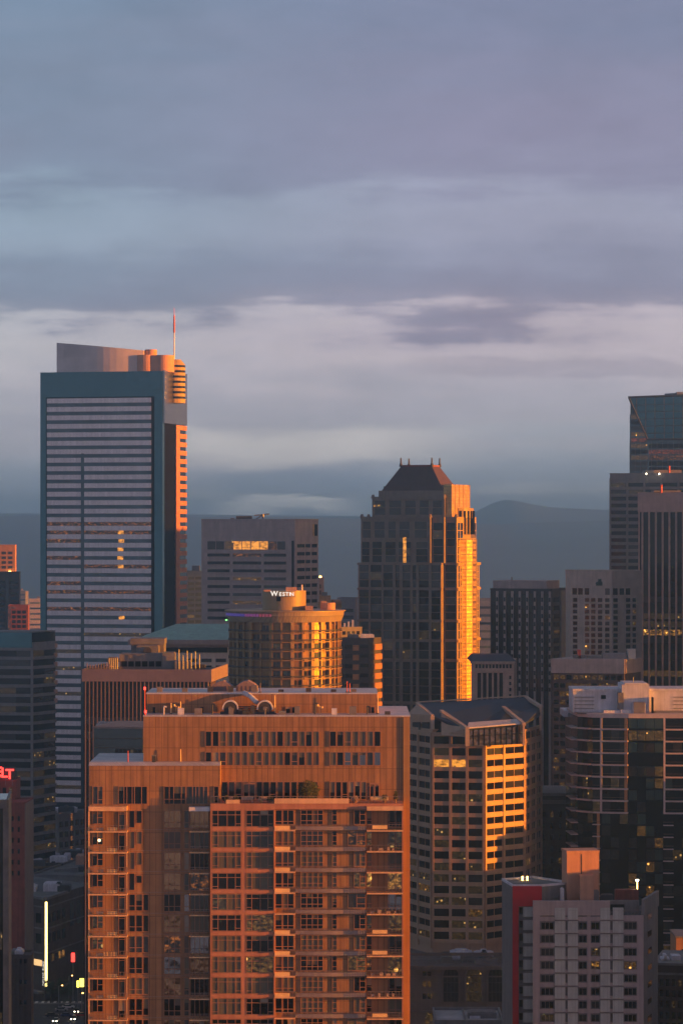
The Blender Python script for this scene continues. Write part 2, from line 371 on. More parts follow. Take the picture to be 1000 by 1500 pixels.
# frame = (verticals, horizontals, depth, barwidth, material)
def frame_bars(W, Hh, fr):
    vs, hs, dp, bw = fr[:4]; out = [(-W/2, -W/2+bw, 0, Hh), (W/2-bw, W/2, 0, Hh), (-W/2+bw, W/2-bw, 0, bw), (-W/2+bw, W/2-bw, Hh-bw, Hh)]
    xs = [-W/2+bw] + [-W/2+v*W for v in vs] + [W/2-bw]
    for v in vs: out.append((-W/2+v*W-bw/2, -W/2+v*W+bw/2, bw, Hh-bw))
    for h in hs:
        skip = ()
        if isinstance(h, tuple): h, skip = h[0], h[1]
        for i in range(len(xs)-1):
            if i in skip: continue
            out.append((xs[i]+(bw/2 if i else 0), xs[i+1]-(bw/2 if i < len(xs)-2 else 0), h*Hh-bw/2, h*Hh+bw/2))
    return out
def frame_mesh(W, Hh, fr):
    b = MB()
    for x0, x1, q0, q1 in frame_bars(W, Hh, fr): b.box(x0, x1, -fr[2], -.03, q0, q1)
    return b.mesh('frame', [fr[4]])
def pick(pool):
    t = rng.random()*sum(w for _, w in pool)
    for m, w in pool:
        t -= w
        if t <= 0: return m
    return pool[-1][0]
def tag(o, label=None, cat=None, group=None, kind=None):
    if label: o['label'] = label
    if cat: o['category'] = cat
    if group: o['group'] = group
    if kind: o['kind'] = kind
    return o
def struct(name, mb, m):
    o = bpy.data.objects.new(name, mb.mesh(name, [m])); col.objects.link(o); o['kind'] = 'structure'; return o
def footprint(pts, back):
    fs = [Face(pts[i], pts[i+1]) for i in range(len(pts)-1)]
    f = max(fs, key=lambda q: q.L) ; dv = -f.n*back
    return [Vector(p[:2]) for p in pts] + [Vector((pts[-1]+dv)[:2]), Vector((pts[0]+dv)[:2])]
def building(name, label, pts, ztop, back, m, cat='building', main=0, core='wall', group=None):
    """pts: [(px, D), ...] the visible corners from left to right"""
    w = [P(*p) for p in pts]; fs = [Face(w[i], w[i+1]) for i in range(len(w)-1)]
    f = fs[main]; c = sum(w, Vector((0,0,0)))/len(w) - f.n*(back or 20)/2
    t = Thing(name, label, cat, Vector((c.x, c.y, 0)), f.rot, group)
    if back is None: fp = w + [w[0]+(w[-1]-w[1])]
    else: dv = -(f.n if len(w) == 2 else Face(w[0], w[-1]).n)*back; fp = w + [w[-1]+dv, w[0]+dv]
    t.mb(core, m).prism([(p.x, p.y) for p in fp], 0, ztop); t.fp = fp; t.ztop = ztop
    return t, fs
def grid(t, f, a0, a1, z0, z1, nc, fh, wf, wh, pool, wall='wall', m=None, d=.25, vf=.5, frame=None, lit=None, name='window', jit=None):
    """windows nc wide between a0 and a1, storeys fh high downwards from z1; wall bars stand proud of the panes"""
    b = t.mb(wall, m); pw = (a1-a0)/nc; nf = int(round((z1-z0)/fh)); g = pw*(1-wf)
    for i in range(nc+1):
        x = a0+pw*i; l = max(a0, x-g/2); r = min(a1, x+g/2)
        if r-l > .02: b.fbox(f, l, r, z1-nf*fh, z1, 0, d)
    for j in range(nf+1):
        zt = z1-j*fh; sp = fh*(1-wh); top = min(z1, zt+sp*vf); bot = max(z1-nf*fh, zt-sp*(1-vf))
        if top-bot > .02: b.fbox(f, a0, a1, bot, top, 0, d-.06)
    for j in range(nf):
        zt = z1-j*fh
        for i in range(nc):
            wz1 = zt-fh*(1-wh)*(1-vf); wz0 = zt-fh+fh*(1-wh)*vf
            mm = pick(pool if not (lit and (j in lit)) else lit[j])
            t.win(f, a0+pw*i+g/2, a0+pw*(i+1)-g/2, wz0, wz1, mm, d=.05, frame=frame, name=name)
def fins(t, f, a0, a1, z0, z1, n, w, d, part='fin', m=None):
    b = t.mb(part, m)
    for i in range(n):
        x = a0+(a1-a0)*(i+.5)/n; b.fbox(f, x-w/2, x+w/2, z0, z1, 0, d)
def parapet(t, pts, z0, h, th=.4, part='parapet', m=None):
    b = t.mb(part, m); n = len(pts)
    for i in range(n):
        p, q = pts[i], pts[(i+1)%n]; f = Face(p, q); b.fbox(f, -.05*i, f.L+.03, z0, z0+h+.004*i, -th, .12)
def rooftop(t, cx, cy, z, w, dpt, n=5, seed=1, m='mech_grey', hmax=3.0):
    """fans, ducts and boxes on a roof, as parts of the building"""
    r = random.Random(seed)
    for i in range(n):
        x, y = cx+(r.random()-.5)*w, cy+(r.random()-.5)*dpt; a, b_, h = 1+r.random()*3, 1+r.random()*3, .8+r.random()*hmax
        q = t.part('roof_unit', r.choice([m, 'mech_dark', 'mech_white']))
        q.box(x-a, x+a, y-b_, y+b_, z-.05, z+h); q.box(x-a*.8, x+a*.8, y-b_*.8, y+b_*.8, z+h-.02, z+h+.25)
        if r.random() < .5: q.cyl(x, y, z+h+.2, z+h+.8, min(a, b_)*.6, n=12)
def text_mesh(txt, size, m, ext=.1, font=None, spacing=1.0):
    c = bpy.data.curves.new('lettering', 'FONT'); c.body = txt; c.size = size; c.extrude = ext; c.align_x = 'CENTER'; c.space_character = spacing
    c.offset = size*.02
    o = bpy.data.objects.new('lettering', c); col.objects.link(o)
    bpy.context.view_layer.update()
    dg = bpy.context.evaluated_depsgraph_get(); me = bpy.data.meshes.new_from_object(o.evaluated_get(dg)); bpy.data.objects.remove(o)
    me.materials.clear(); me.materials.append(MATS[m]); return me
# ------------------------------------------------------------------ ground, hills
g = MB(); g.add([(-3300,-250,0),(3300,-250,0),(3300,15800,0),(-3300,15800,0)], [(0,1,2,3)]); struct('ground', g, 'ground')
def ridge(name, D0, D1, prof, seed, xw, m, amp, step):
    b = MB(); nx = int(2*xw/step); ny = 14; vs = []
    for j in range(ny+1):
        t = j/ny; y = D0+(D1-D0)*t
        for i in range(nx+1):
            x = -xw+2*xw*i/nx; px = 500+x/D1*F
            top = prof(px)*1.0; nz = mnoise.fractal(Vector((x/amp[1], y/amp[1], seed)), 1.0, 2.0, 6)
            h = top*(math.sin(t*math.pi/2)**1.3) + nz*amp[0]*t*(1.15-t if t > .9 else 1)
            vs.append((x, y, max(h, -2 if j == 0 else 0.5)))
    for i in range(nx+1): vs.append((vs[ny*(nx+1)+i][0], D1+(D1-D0)*.8, -5))
    fs = [(j*(nx+1)+i, j*(nx+1)+i+1, (j+1)*(nx+1)+i+1, (j+1)*(nx+1)+i) for j in range(ny+1) for i in range(nx)]
    b.add(vs, fs); o = struct(name, b, m)
    for p in o.data.polygons: p.use_smooth = True
def lerp_tab(tab, x):
    if x <= tab[0][0]: return tab[0][1]
    for (a, b), (c, d) in zip(tab, tab[1:]):
        if x <= c: return b+(d-b)*(x-a)/(c-a)
    return tab[-1][1]
D1 = 10500
ridge('hills', 7200, D1, lambda px: Z(lerp_tab([(-900,765),(0,757),(120,754),(270,757),(420,757),(540,761),(640,764),(720,768),(800,765),(900,762),(1000,760),(1900,755)], px), D1), 3, 2900, 'forest', (15, 700), 55)
D2 = 13000
ridge('mountains', 11400, D2, lambda px: Z(lerp_tab([(-900,760),(0,752),(300,754),(540,756),(640,757),(700,748),(722,736),(742,731),(765,735),(795,742),(840,745),(890,747),(1000,742),(1900,748)], px), D2), 8, 3100, 'forest', (16, 1100), 60)

# ------------------------------------------------------------------ far suburbs, seen in the gaps
def far_block(px, D, w, hgt, dpt, m, k):
    t = Thing('distant_building', k, 'building', Vector((X(px, D), D+dpt/2, 0)), rng.uniform(-.25, .1), 'far-off city blocks below the hills')
    c = t.o.location; b = t.mb('wall', m); lw, ld = w/2, dpt/2
    def lbox(b, x0, x1, y0, y1, z0, z1):
        p = MB(); p.box(x0, x1, y0, y1, z0, z1); b.add([t.M @ v for v in p.v], p.f)
    lbox(b, -lw, lw, -ld, ld, 0, hgt)
    r = t.part('roof_unit', 'mech_grey'); lbox(r, -lw*.4, lw*.3, -ld*.4, ld*.4, hgt-.1, hgt+3)
    pp = t.mb('parapet', m); lbox(pp, -lw-.3, lw+.3, -ld-.3, -ld+.3, hgt-.5, hgt+1.1)
    nf = max(1, min(9, int(hgt/6)))
    for j in range(nf):
        q = t.part('window_band', rng.choice(['glass_black', 'glass_dim', 'glass_spark', 'glass_spark_small'])); zz = hgt-3-6*j
        lbox(q, -lw*.9, lw*.9, -ld-.25, -ld-.02, zz-1.8, zz)
    t.done()
k = 0
adj = ['pale', 'grey', 'squat', 'boxy', 'small', 'narrow', 'wide', 'low', 'hazy']
for (pa, pb, n, ya, yb, gap) in ((26, 62, 6, 855, 930, 'left of the tallest left tower'), (273, 298, 4, 885, 925, 'right of the tallest left tower'), (500, 528, 4, 905, 950, 'just left of the stepped tower'), (700, 720, 5, 870, 965, 'just right of the stepped tower')):
    for i in range(n):
        px = pa+(pb-pa)*(i+.5)/n + rng.uniform(-2, 2); ytop = rng.uniform(ya, yb); D = rng.uniform(2300, 4200)
        hgt = max(9, Z(ytop, D))
        far_block(px, D, rng.uniform(14, 34), hgt, rng.uniform(15, 30), rng.choice(['far_wall', 'far_pale', 'grey_office', 'beige_stone']), ['leftmost', 'second from left', 'third from left', 'fourth from left', 'fifth from left', 'sixth from left'][i]+' hazy far city block '+gap)
# ------------------------------------------------------------------ tall banded tower on the left
def banded_tower():
    t, (f, g) = building('office_tower', 'tallest tower at left, teal glass edges round pinkish bands, mast on its roof', [(59,1464),(238,1450),(271,1486)], Z(544,1455), None, 'glass_teal', core='glass_curtain')
    zt = t.ztop; A = f.a
    zs, z0 = f.z(583), f.z(1182); fh = (zs-z0)/48
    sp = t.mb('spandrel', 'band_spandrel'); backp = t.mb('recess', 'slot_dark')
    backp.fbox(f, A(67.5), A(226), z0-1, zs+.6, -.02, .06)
    cut = f.z(664)
    for j in range(48):
        z1 = zs-j*fh; zm = z1-fh*.56
        runs = [(A(69), A(221.5))] if z1 > cut else [(A(69), A(118.5)), (A(123.5), A(221.5))]
        for a0, a1 in runs:
            sp.fbox(f, a0, a1, zm, z1, .06, .25)
            m = 'band_glass'
            r = rng.random()
            if r < .07: m = 'glass_spark_small'
            elif 14 <= j <= 24 and r < .5: m = 'glass_orange'  # sunset reflected in the window band, painted as emission
            t.win(f, a0, a1, z1-fh+.02, zm-.02, m, d=.13, name='window_band', th=.1)
    for j in (15, 16, 17, 18, 19, 25):  # orange sun reflections put in as small emissive panes
        z1 = zs-j*fh-fh*.56; q = t.part('lit_pane', 'glass_warm'); a_ = A(172+rng.random()*3); q.fbox(f, a_, a_+A(181)-A(172)-rng.random(), z1-fh*.42, z1-.05, .2, .26)
    q = t.mb('column_strip', 'band_glass'); q.fbox(f, A(119), A(123), z0, cut, .06, .3)
    # lower lobby storeys
    q = t.mb('podium', 'grey_office'); q.fbox(f, A(60), A(150), 0, z0-1.2, .3, 6)
    # right face
    b = t.mb('corner_block', 'corner_metal'); zb = g.z(620, 5)
    b.fbox(g, .5, g.L+.4, zb, zt+.3, -.2, .9)
    q = t.mb('side_slot', 'slot_dark'); a = g.a
    q.fbox(g, a(241), a(255.8), 0, zb-.1, -.02, .08)
    fh2 = 4.03; n = int((zb-20)/fh2); sp2 = t.mb('side_spandrel', 'condo_pink')
    for j in range(n):
        z1 = zb-.3-j*fh2; sp2.fbox(g, a(256), g.L+.5, z1-fh2*.55, z1, -.1, .8)
        w = t.mb('side_window_band', 'glass_black'); w.fbox(g, a(256), g.L+.45, z1-fh2+.01, z1-fh2*.55-.01, -.1, .25)
    sp2.fbox(g, a(256), a(261.5), 10, zb-.35, -.1, .72)
    # sunlit bay on the right face with its rounded head
    z1, z2 = g.z(590, 15), g.z(534, 15)
    bay = t.mb('bay', 'cream_stone'); c = g.P+g.u*(a(255))+g.n*.5; r = (a(262)-a(248))/2
    bay.cyl(c.x, c.y, z1, z2, r*.62, n=20); bay.cyl(c.x, c.y, z2-.05, z2+2.6, r*.62, r*.35, n=20)
    for j in range(7):
        q = t.part('bay_window', 'glass_black'); q.cyl(c.x, c.y, z1+2+j*2.5, z1+3.1+j*2.5, r*.62+.06, n=20)
    # roof: sloped screen and drums
    s0, s1 = A(77), A(205); zA, zB = Z(501, 1464), Z(512, 1452)
    scr = t.mb('roof_screen', 'screen_metal'); n = 14
    for i in range(n):      # gently bowed front
        u0, u1 = i/n, (i+1)/n; bow = lambda u: -6+4.5*math.sin(math.pi*u)
        p = [f.P+f.u*(s0+(s1-s0)*u)+f.n*(bow(u)-w) for u, w in ((u0,0),(u1,0),(u1,14),(u0,14))]
        zz = [zA+(zB-zA)*u for u in (u0,u1,u1,u0)]
        scr.add([(q.x,q.y,zt-.2) for q in p]+[(q.x,q.y,h) for q, h in zip(p, zz)], BOXF)
    for a0, yt, rr, key in ((A(212), 512, 2.9, 'drum'), (A(206), 520.5, 6, 'drum'), (A(231), 520.5, 5.0, 'drum')):
        c = f.P+f.u*a0-f.n*10; q = t.part('roof_drum', 'penthouse_wall'); q.cyl(c.x, c.y, zt-.1, Z(yt, c.y), rr, n=28)
    q = t.part('roof_block', 'penthouse_wall'); q.fbox(f, A(206), A(231), zt-.1, Z(521, 1462), -14, -5.2)
    q = t.part('roof_block', 'penthouse_wall'); q.fbox(g, a(250)-4, a(262), zt-.1, Z(531, 1470), -7, -1)
    p = f.P+f.u*A(237)-f.n*14; p = Vector((X(255,1470), 1470, 0)); 
    q = t.mb('mast', 'white_paint'); q.tube((p.x,p.y,zt), (p.x,p.y,Z(486,1470)), .34, r2=.28)
    q = t.mb('mast_tip', 'red_paint'); q.tube((p.x,p.y,Z(487,1470)), (p.x,p.y,Z(462,1470)), .5, r2=.4); q.tube((p.x,p.y,Z(463,1470)), (p.x,p.y,Z(450,1470)), .18, r2=.05)
    t.done()
banded_tower()

# ------------------------------------------------------------------ beige office block with the long upper window
def beige_block():
    t, (f, g) = building('office_building', 'mauve office block between the two tallest towers, one glowing window row near its roof', [(295,1412),(432,1400),(466,1420)], Z(762,1400), None, 'mauve_stone')
    zt = t.ztop; A = f.a
    parapet(t, t.fp, zt, .6, m='mauve_stone')
    b = t.mb('spandrel', 'mauve_stone')
    fz = lambda y: Z(y, 1404)
    # top long window y 792-805, its sun reflection painted as emission
    for i in range(9):
        a0, a1 = A(304)+(A(419)-A(304))*i/9, A(304)+(A(419)-A(304))*(i+1)/9-.4
        t.win(f, a0, a1, fz(805), fz(793), ['glass_dim','glass_dim','glass_spark','glass_warm','glass_warm','glass_warm','glass_warm','glass_orange','glass_dim'][i], d=.04, th=.12)
    for r in range(17):
        y = 811+r*11.6
        for i, (p0, p1) in enumerate(((304,336.5),(341,382.5),(386.5,419))):
            m = 'glass_black' if rng.random() < .7 else 'glass_dim'
            if i == 1 and rng.random() < .5: m = 'glass_spark'
            if r == 0 and i == 1: m = 'glass_orange'
            t.win(f, A(p0), A(p1), fz(y+4.4), fz(y), m, d=.04, th=.12)
    # thin projecting sills
    for r in range(17):
        y = 811+r*11.6; b.fbox(f, A(301), A(421.5), fz(y+6.0), fz(y+4.5), -.1, .35)
    q = t.mb('slot', 'slot_dark'); q.fbox(f, A(427), A(430.5), 40, fz(792), -.05, .06)
    for i, (p0, p1) in enumerate(((435,446),(447.5,454),(456.5,464))):
        for r in range(14):
            y = 797+r*11.6
            t.win(g, g.a(p0), g.a(p1), g.z(y+5), g.z(y), 'glass_black', d=.04, th=.12)
    q = t.mb('corner_opening', 'glass_amber'); q.fbox(g, g.a(457.5), g.a(460), g.z(785), g.z(768), .0, .15)  # amber stands in for sun in the opening, the dark strip for shade
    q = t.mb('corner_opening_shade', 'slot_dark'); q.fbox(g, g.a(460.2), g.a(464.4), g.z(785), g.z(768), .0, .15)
    # roof plant
    q = t.part('roof_unit', 'mech_dark'); q.box(X(346,1415), X(369,1415), 1412, 1420, zt, Z(756,1415))
    q = t.part('crane_arm', 'steel'); x = X(385,1415); q.tube((x,1415,zt), (x,1415,Z(753,1415)), .5); q.tube((x-4,1415,Z(755,1415)), (x+3,1415,Z(753,1415)), .3); q.tube((x-4,1415,zt), (x,1415,Z(754,1415)), .3)
    q = t.part('roof_unit', 'mech_grey'); q.box(X(338,1415), X(343,1415), 1412, 1420, zt, Z(759,1415))
    t.done()
beige_block()

# ------------------------------------------------------------------ pyramid-roofed tower
def pyramid_tower():
    D = 1300.0; th = R(-19); u = Vector((math.cos(th), math.sin(th), 0)); n = Vector((u.y, -u.x, 0))
    # frame on the near corner between front and right face
    C = P(664, D)
    t = Thing('office_tower', 'stepped tower with a dark truncated pyramid roof and spikes, right side glowing orange', 'building', C-n*20-u*20, th)
    def pt(a, d): return C + u*a - n*d      # a: along the front (negative to the left), d: depth behind the front
    zz = lambda y: Z(y, D)
    Wf = (C - P(524.5, D+14)).length
    def depth_for(px, a=0):   # how deep the right face reaches for its far edge to fall on column px
        k = (px-500)/F; p = C+u*a; # p - n*d -> x = k*y
        return (p.x-k*p.y)/(n.x-k*n.y)
    dr = depth_for(701.5)
    wall = t.mb('wall', 'tower_stone')
    def blk(a0, a1, d0, d1, y0, y1):
        wall.prism([pt(a0,d0)[:2], pt(a1,d0)[:2], pt(a1,d1)[:2], pt(a0,d1)[:2]], zz(y0) if y0 else 0, zz(y1))
    kx = D/F
    L1, L2, L3 = 825, 757, 728
    blk(-Wf, 0, 4.5, dr, None, L1); blk(-Wf, -18.5*kx-.2, 0, 4.6, None, L1-.3); 
    blk(-Wf+3*kx, -2*kx, 6, dr-3, L1+1, L2); blk(-Wf+3*kx, -37*kx, 1.2, 6.1, L1+1, L2-.3); blk(-37*kx-.1, -18*kx, 3.2, 6.1, L1+1, L2+.2)
    blk(-Wf+16*kx, -19*kx, 5, dr-6, L2+1, L3)
    blk(-Wf+24*kx, -22*kx, 7, dr-8, L3+1, 718)
    # window grids on the stepped planes
    pool = [('glass_black', 8), ('glass_dim', 3), ('glass_spark_small', .9)]
    def plane(a0, a1, d): return Face(pt(a0, d), pt(a1, d))
    Bs = [(825,862), (862,909), (909,938), (938,967), (967,1030), (1030,1110)]
    def cols(f, specs, y0, y1, m=None, pool=pool):
        for (w0, w1) in specs:
            ys = [y0]; 
            nfl = max(1, int(round((y1-y0-3)/11.0)))
            for j in range(nfl):
                ya = y0+3+(y1-y0-3)*j/nfl; yb = y0+3+(y1-y0-3)*(j+1)/nfl-1.2
                mm = m or pick(pool)
                t.win(f, w0*f.L, w1*f.L, zz(yb), zz(ya), mm, d=.0, th=.3)
    bar = t.mb('pier', 'tower_stone')
    fA = plane(-Wf, -18.5*kx, 0); fB = plane(-18.5*kx, 0, 4.5)
    sA = [(.02,.13),(.155,.285),(.31,.42),(.455,.50),(.54,.63),(.66,.70),(.735,.85),(.885,.985)]
    for (ya, yb) in Bs[:4]:
        cols(fA, sA, ya, yb); cols(fB, [(.08,.92)], ya, yb)
        bar.fbox(fA, -.2, fA.L+.2, zz(ya+3), zz(ya), 0, .7); bar.fbox(fB, 0, fB.L+.2, zz(ya+3), zz(ya), 0, .66)
    for (w0, w1), (w2, w3) in zip(sA, sA[1:]):
        bar.fbox(fA, w1*fA.L+.05, w2*fA.L-.05, zz(1150), zz(L1), 0, .55)
    for (ya, yb) in Bs[4:]:
        bar.fbox(fA, -.2, fA.L+.2, zz(ya+3), zz(ya), 0, .7); bar.fbox(fB, 0, fB.L+.2, zz(ya+3), zz(ya), 0, .66)
        for f_, sp_ in ((fA, sA), (fB, [(.08,.92)])):
            for (w0, w1) in sp_:
                for j in range(5):
                    y0 = ya+4+(yb-ya-4)*j/5; q = t.mb('lower_window', 'glass_black'); q.fbox(f_, w0*f_.L, w1*f_.L, zz(y0+(yb-ya-4)/5-1.2), zz(y0), -.1, .12)
    f2 = plane(-Wf+3*kx, -37*kx, 1.2); cols(f2, [(.02,.12),(.17,.30),(.36,.50),(.55,.60),(.66,.72),(.80,.96)], L2+34, L1, None)
    cols(f2, [(.03,.14),(.2,.34),(.4,.5),(.56,.7),(.78,.95)], L2+4, L2+32, 'glass_dim')
    f3 = plane(-37*kx, -18*kx, 3.2); cols(f3, [(.14,.9)], L2+6, L1); f4 = plane(-18*kx, -2*kx, 6); cols(f4, [(.1,.85)], L2+6, L1)
    bar.fbox(f2, 0, f2.L, zz(L2+3), zz(L2), 0, .5); 
    # strip of windows whose sun reflection is put in as emission
    for j in range(4):
        t.win(f2, .61*f2.L, .655*f2.L, zz(796+j*10), zz(787+j*10), 'glass_warm', d=.05, th=.3)
    f5 = plane(-Wf+16*kx, -19*kx, 5)
    cols(f5, [(.04,.18),(.24,.40),(.46,.60),(.66,.78),(.84,.96)], L3+2, L2-2, 'glass_dim'); bar.fbox(f5, 0, f5.L, zz(L3+3), zz(L3-1), 0, .5)
    q = t.mb('lit_sign_window', 'glass_lit'); q.fbox(f5, .03*f5.L, .12*f5.L, zz(741.5), zz(739), .1, .3)
    # right face: grids either side of a bowed glass bay
    def rface(a, d0, d1): return Face(pt(a, d0), pt(a, d1))
    g = rface(0, 4.5, dr)
    clad = t.mb('side_cladding', 'cream_stone'); clad.fbox(g, .05, g.L-.05, 2, zz(L1)-.05, -.1, .12)  # brighter than the front stone: the side's sunlight is put into the colour
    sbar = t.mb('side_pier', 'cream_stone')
    for (ya, yb) in Bs[:5]:
        for (w0, w1) in ((.06,.12),(.16,.22),(.26,.30),(.82,.86),(.91,.95)):
            cols(g, [(w0, w1)], ya, yb, 'glass_dim')
        sbar.fbox(g, 0, g.L+.3, zz(ya+4), zz(ya), 0, .7)
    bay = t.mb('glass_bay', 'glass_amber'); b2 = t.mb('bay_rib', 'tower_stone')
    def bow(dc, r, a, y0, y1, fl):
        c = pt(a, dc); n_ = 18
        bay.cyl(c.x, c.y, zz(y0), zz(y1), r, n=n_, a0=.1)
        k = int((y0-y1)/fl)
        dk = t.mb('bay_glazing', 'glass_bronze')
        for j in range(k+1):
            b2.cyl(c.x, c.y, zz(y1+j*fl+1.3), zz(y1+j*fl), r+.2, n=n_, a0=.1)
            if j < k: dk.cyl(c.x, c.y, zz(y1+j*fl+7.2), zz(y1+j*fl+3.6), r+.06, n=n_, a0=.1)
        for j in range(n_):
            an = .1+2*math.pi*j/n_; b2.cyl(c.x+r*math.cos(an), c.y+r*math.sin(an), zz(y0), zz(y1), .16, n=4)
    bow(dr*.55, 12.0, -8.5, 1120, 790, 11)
    g2 = rface(-2*kx, 6, dr-3); clad.fbox(g2, .05, g2.L-.05, zz(L1)+.05, zz(L2)-.05, -.1, .12)
    for (w0, w1) in ((.06,.17),(.20,.31),(.74,.80),(.84,.9),(.93,.98)): cols(g2, [(w0, w1)], L2+6, L1, 'glass_black')
    # bowed shoulder and glass lantern at the top right
    c = pt(-7.5, dr*.60)
    q = t.mb('shoulder', 'hotel_drum'); q.cyl(c.x, c.y, zz(L2+2), zz(744), 9.2, n=24)
    for j in range(14):
        an = -math.pi/2-.3+j*.22; q2 = t.part('shoulder_window', 'glass_black'); rr = 9.2+.05
        p0 = c+Vector((math.cos(an)*rr, math.sin(an)*rr, 0)); q2.cyl(p0.x, p0.y, zz(L2+26), zz(748), .42, n=6)
        if j > 9: break
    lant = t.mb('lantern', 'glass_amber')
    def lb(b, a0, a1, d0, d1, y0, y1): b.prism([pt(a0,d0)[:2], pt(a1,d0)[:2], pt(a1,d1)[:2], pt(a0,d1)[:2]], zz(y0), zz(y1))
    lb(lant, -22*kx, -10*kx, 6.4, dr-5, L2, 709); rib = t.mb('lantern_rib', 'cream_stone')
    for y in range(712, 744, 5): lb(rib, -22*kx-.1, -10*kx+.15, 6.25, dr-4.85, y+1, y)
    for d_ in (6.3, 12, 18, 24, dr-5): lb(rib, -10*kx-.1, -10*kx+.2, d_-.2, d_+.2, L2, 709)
    l2 = t.mb('back_lantern', 'glass_teal'); lb(l2, -Wf+20*kx, -Wf+34*kx, dr*.45, dr*.75, 735, 711)
    # roof
    b0 = [pt(-Wf+28*kx, 7.2), pt(-23*kx, 7.2), pt(-23*kx, dr-8.4), pt(-Wf+28*kx, dr-8.4)]
    ctr = sum(b0, Vector())/4; 
    tp = [ctr+Vector(((p-ctr).x*.50, (p-ctr).y*.50, 0)) for p in b0]
    z0, z1 = zz(718.5), zz(682)
    roof = t.mb('roof', 'tower_roof'); roof.add([(p.x,p.y,z0) for p in b0]+[(p.x,p.y,z1) for p in tp], BOXF)
    cr = t.mb('roof_crest', 'red_brick')
    for i in range(4): ff = Face(tp[i], tp[(i+1)%4]); cr.fbox(ff, 0, ff.L, z1-.1, z1+.7+.01*i, -.3, .1)
    for i in range(4):
        p = tp[i]; q = t.part('finial', 'mech_dark'); q.tube((p.x,p.y,z1-.2), (p.x,p.y,zz(669)), .42, r2=.3); q.cyl(p.x, p.y, z1, z1+1.4, .8, .5, n=8)
    # little corner turrets on the shoulders
    for (a_, d_, y) in ((-Wf+17*kx, 5.4, L3), (-20*kx, 5.4, L3), (-Wf+4*kx, 1.8, L2), (-38*kx, 1.8, L2), (-3*kx, 6.6, L2), (-Wf+6*kx,9,L2)):
        p = pt(a_, d_); q = t.part('pinnacle', 'tower_stone'); q.cyl(p.x, p.y, zz(y+1), zz(y-4), .9, .5, n=6)
    t.done()
pyramid_tower()
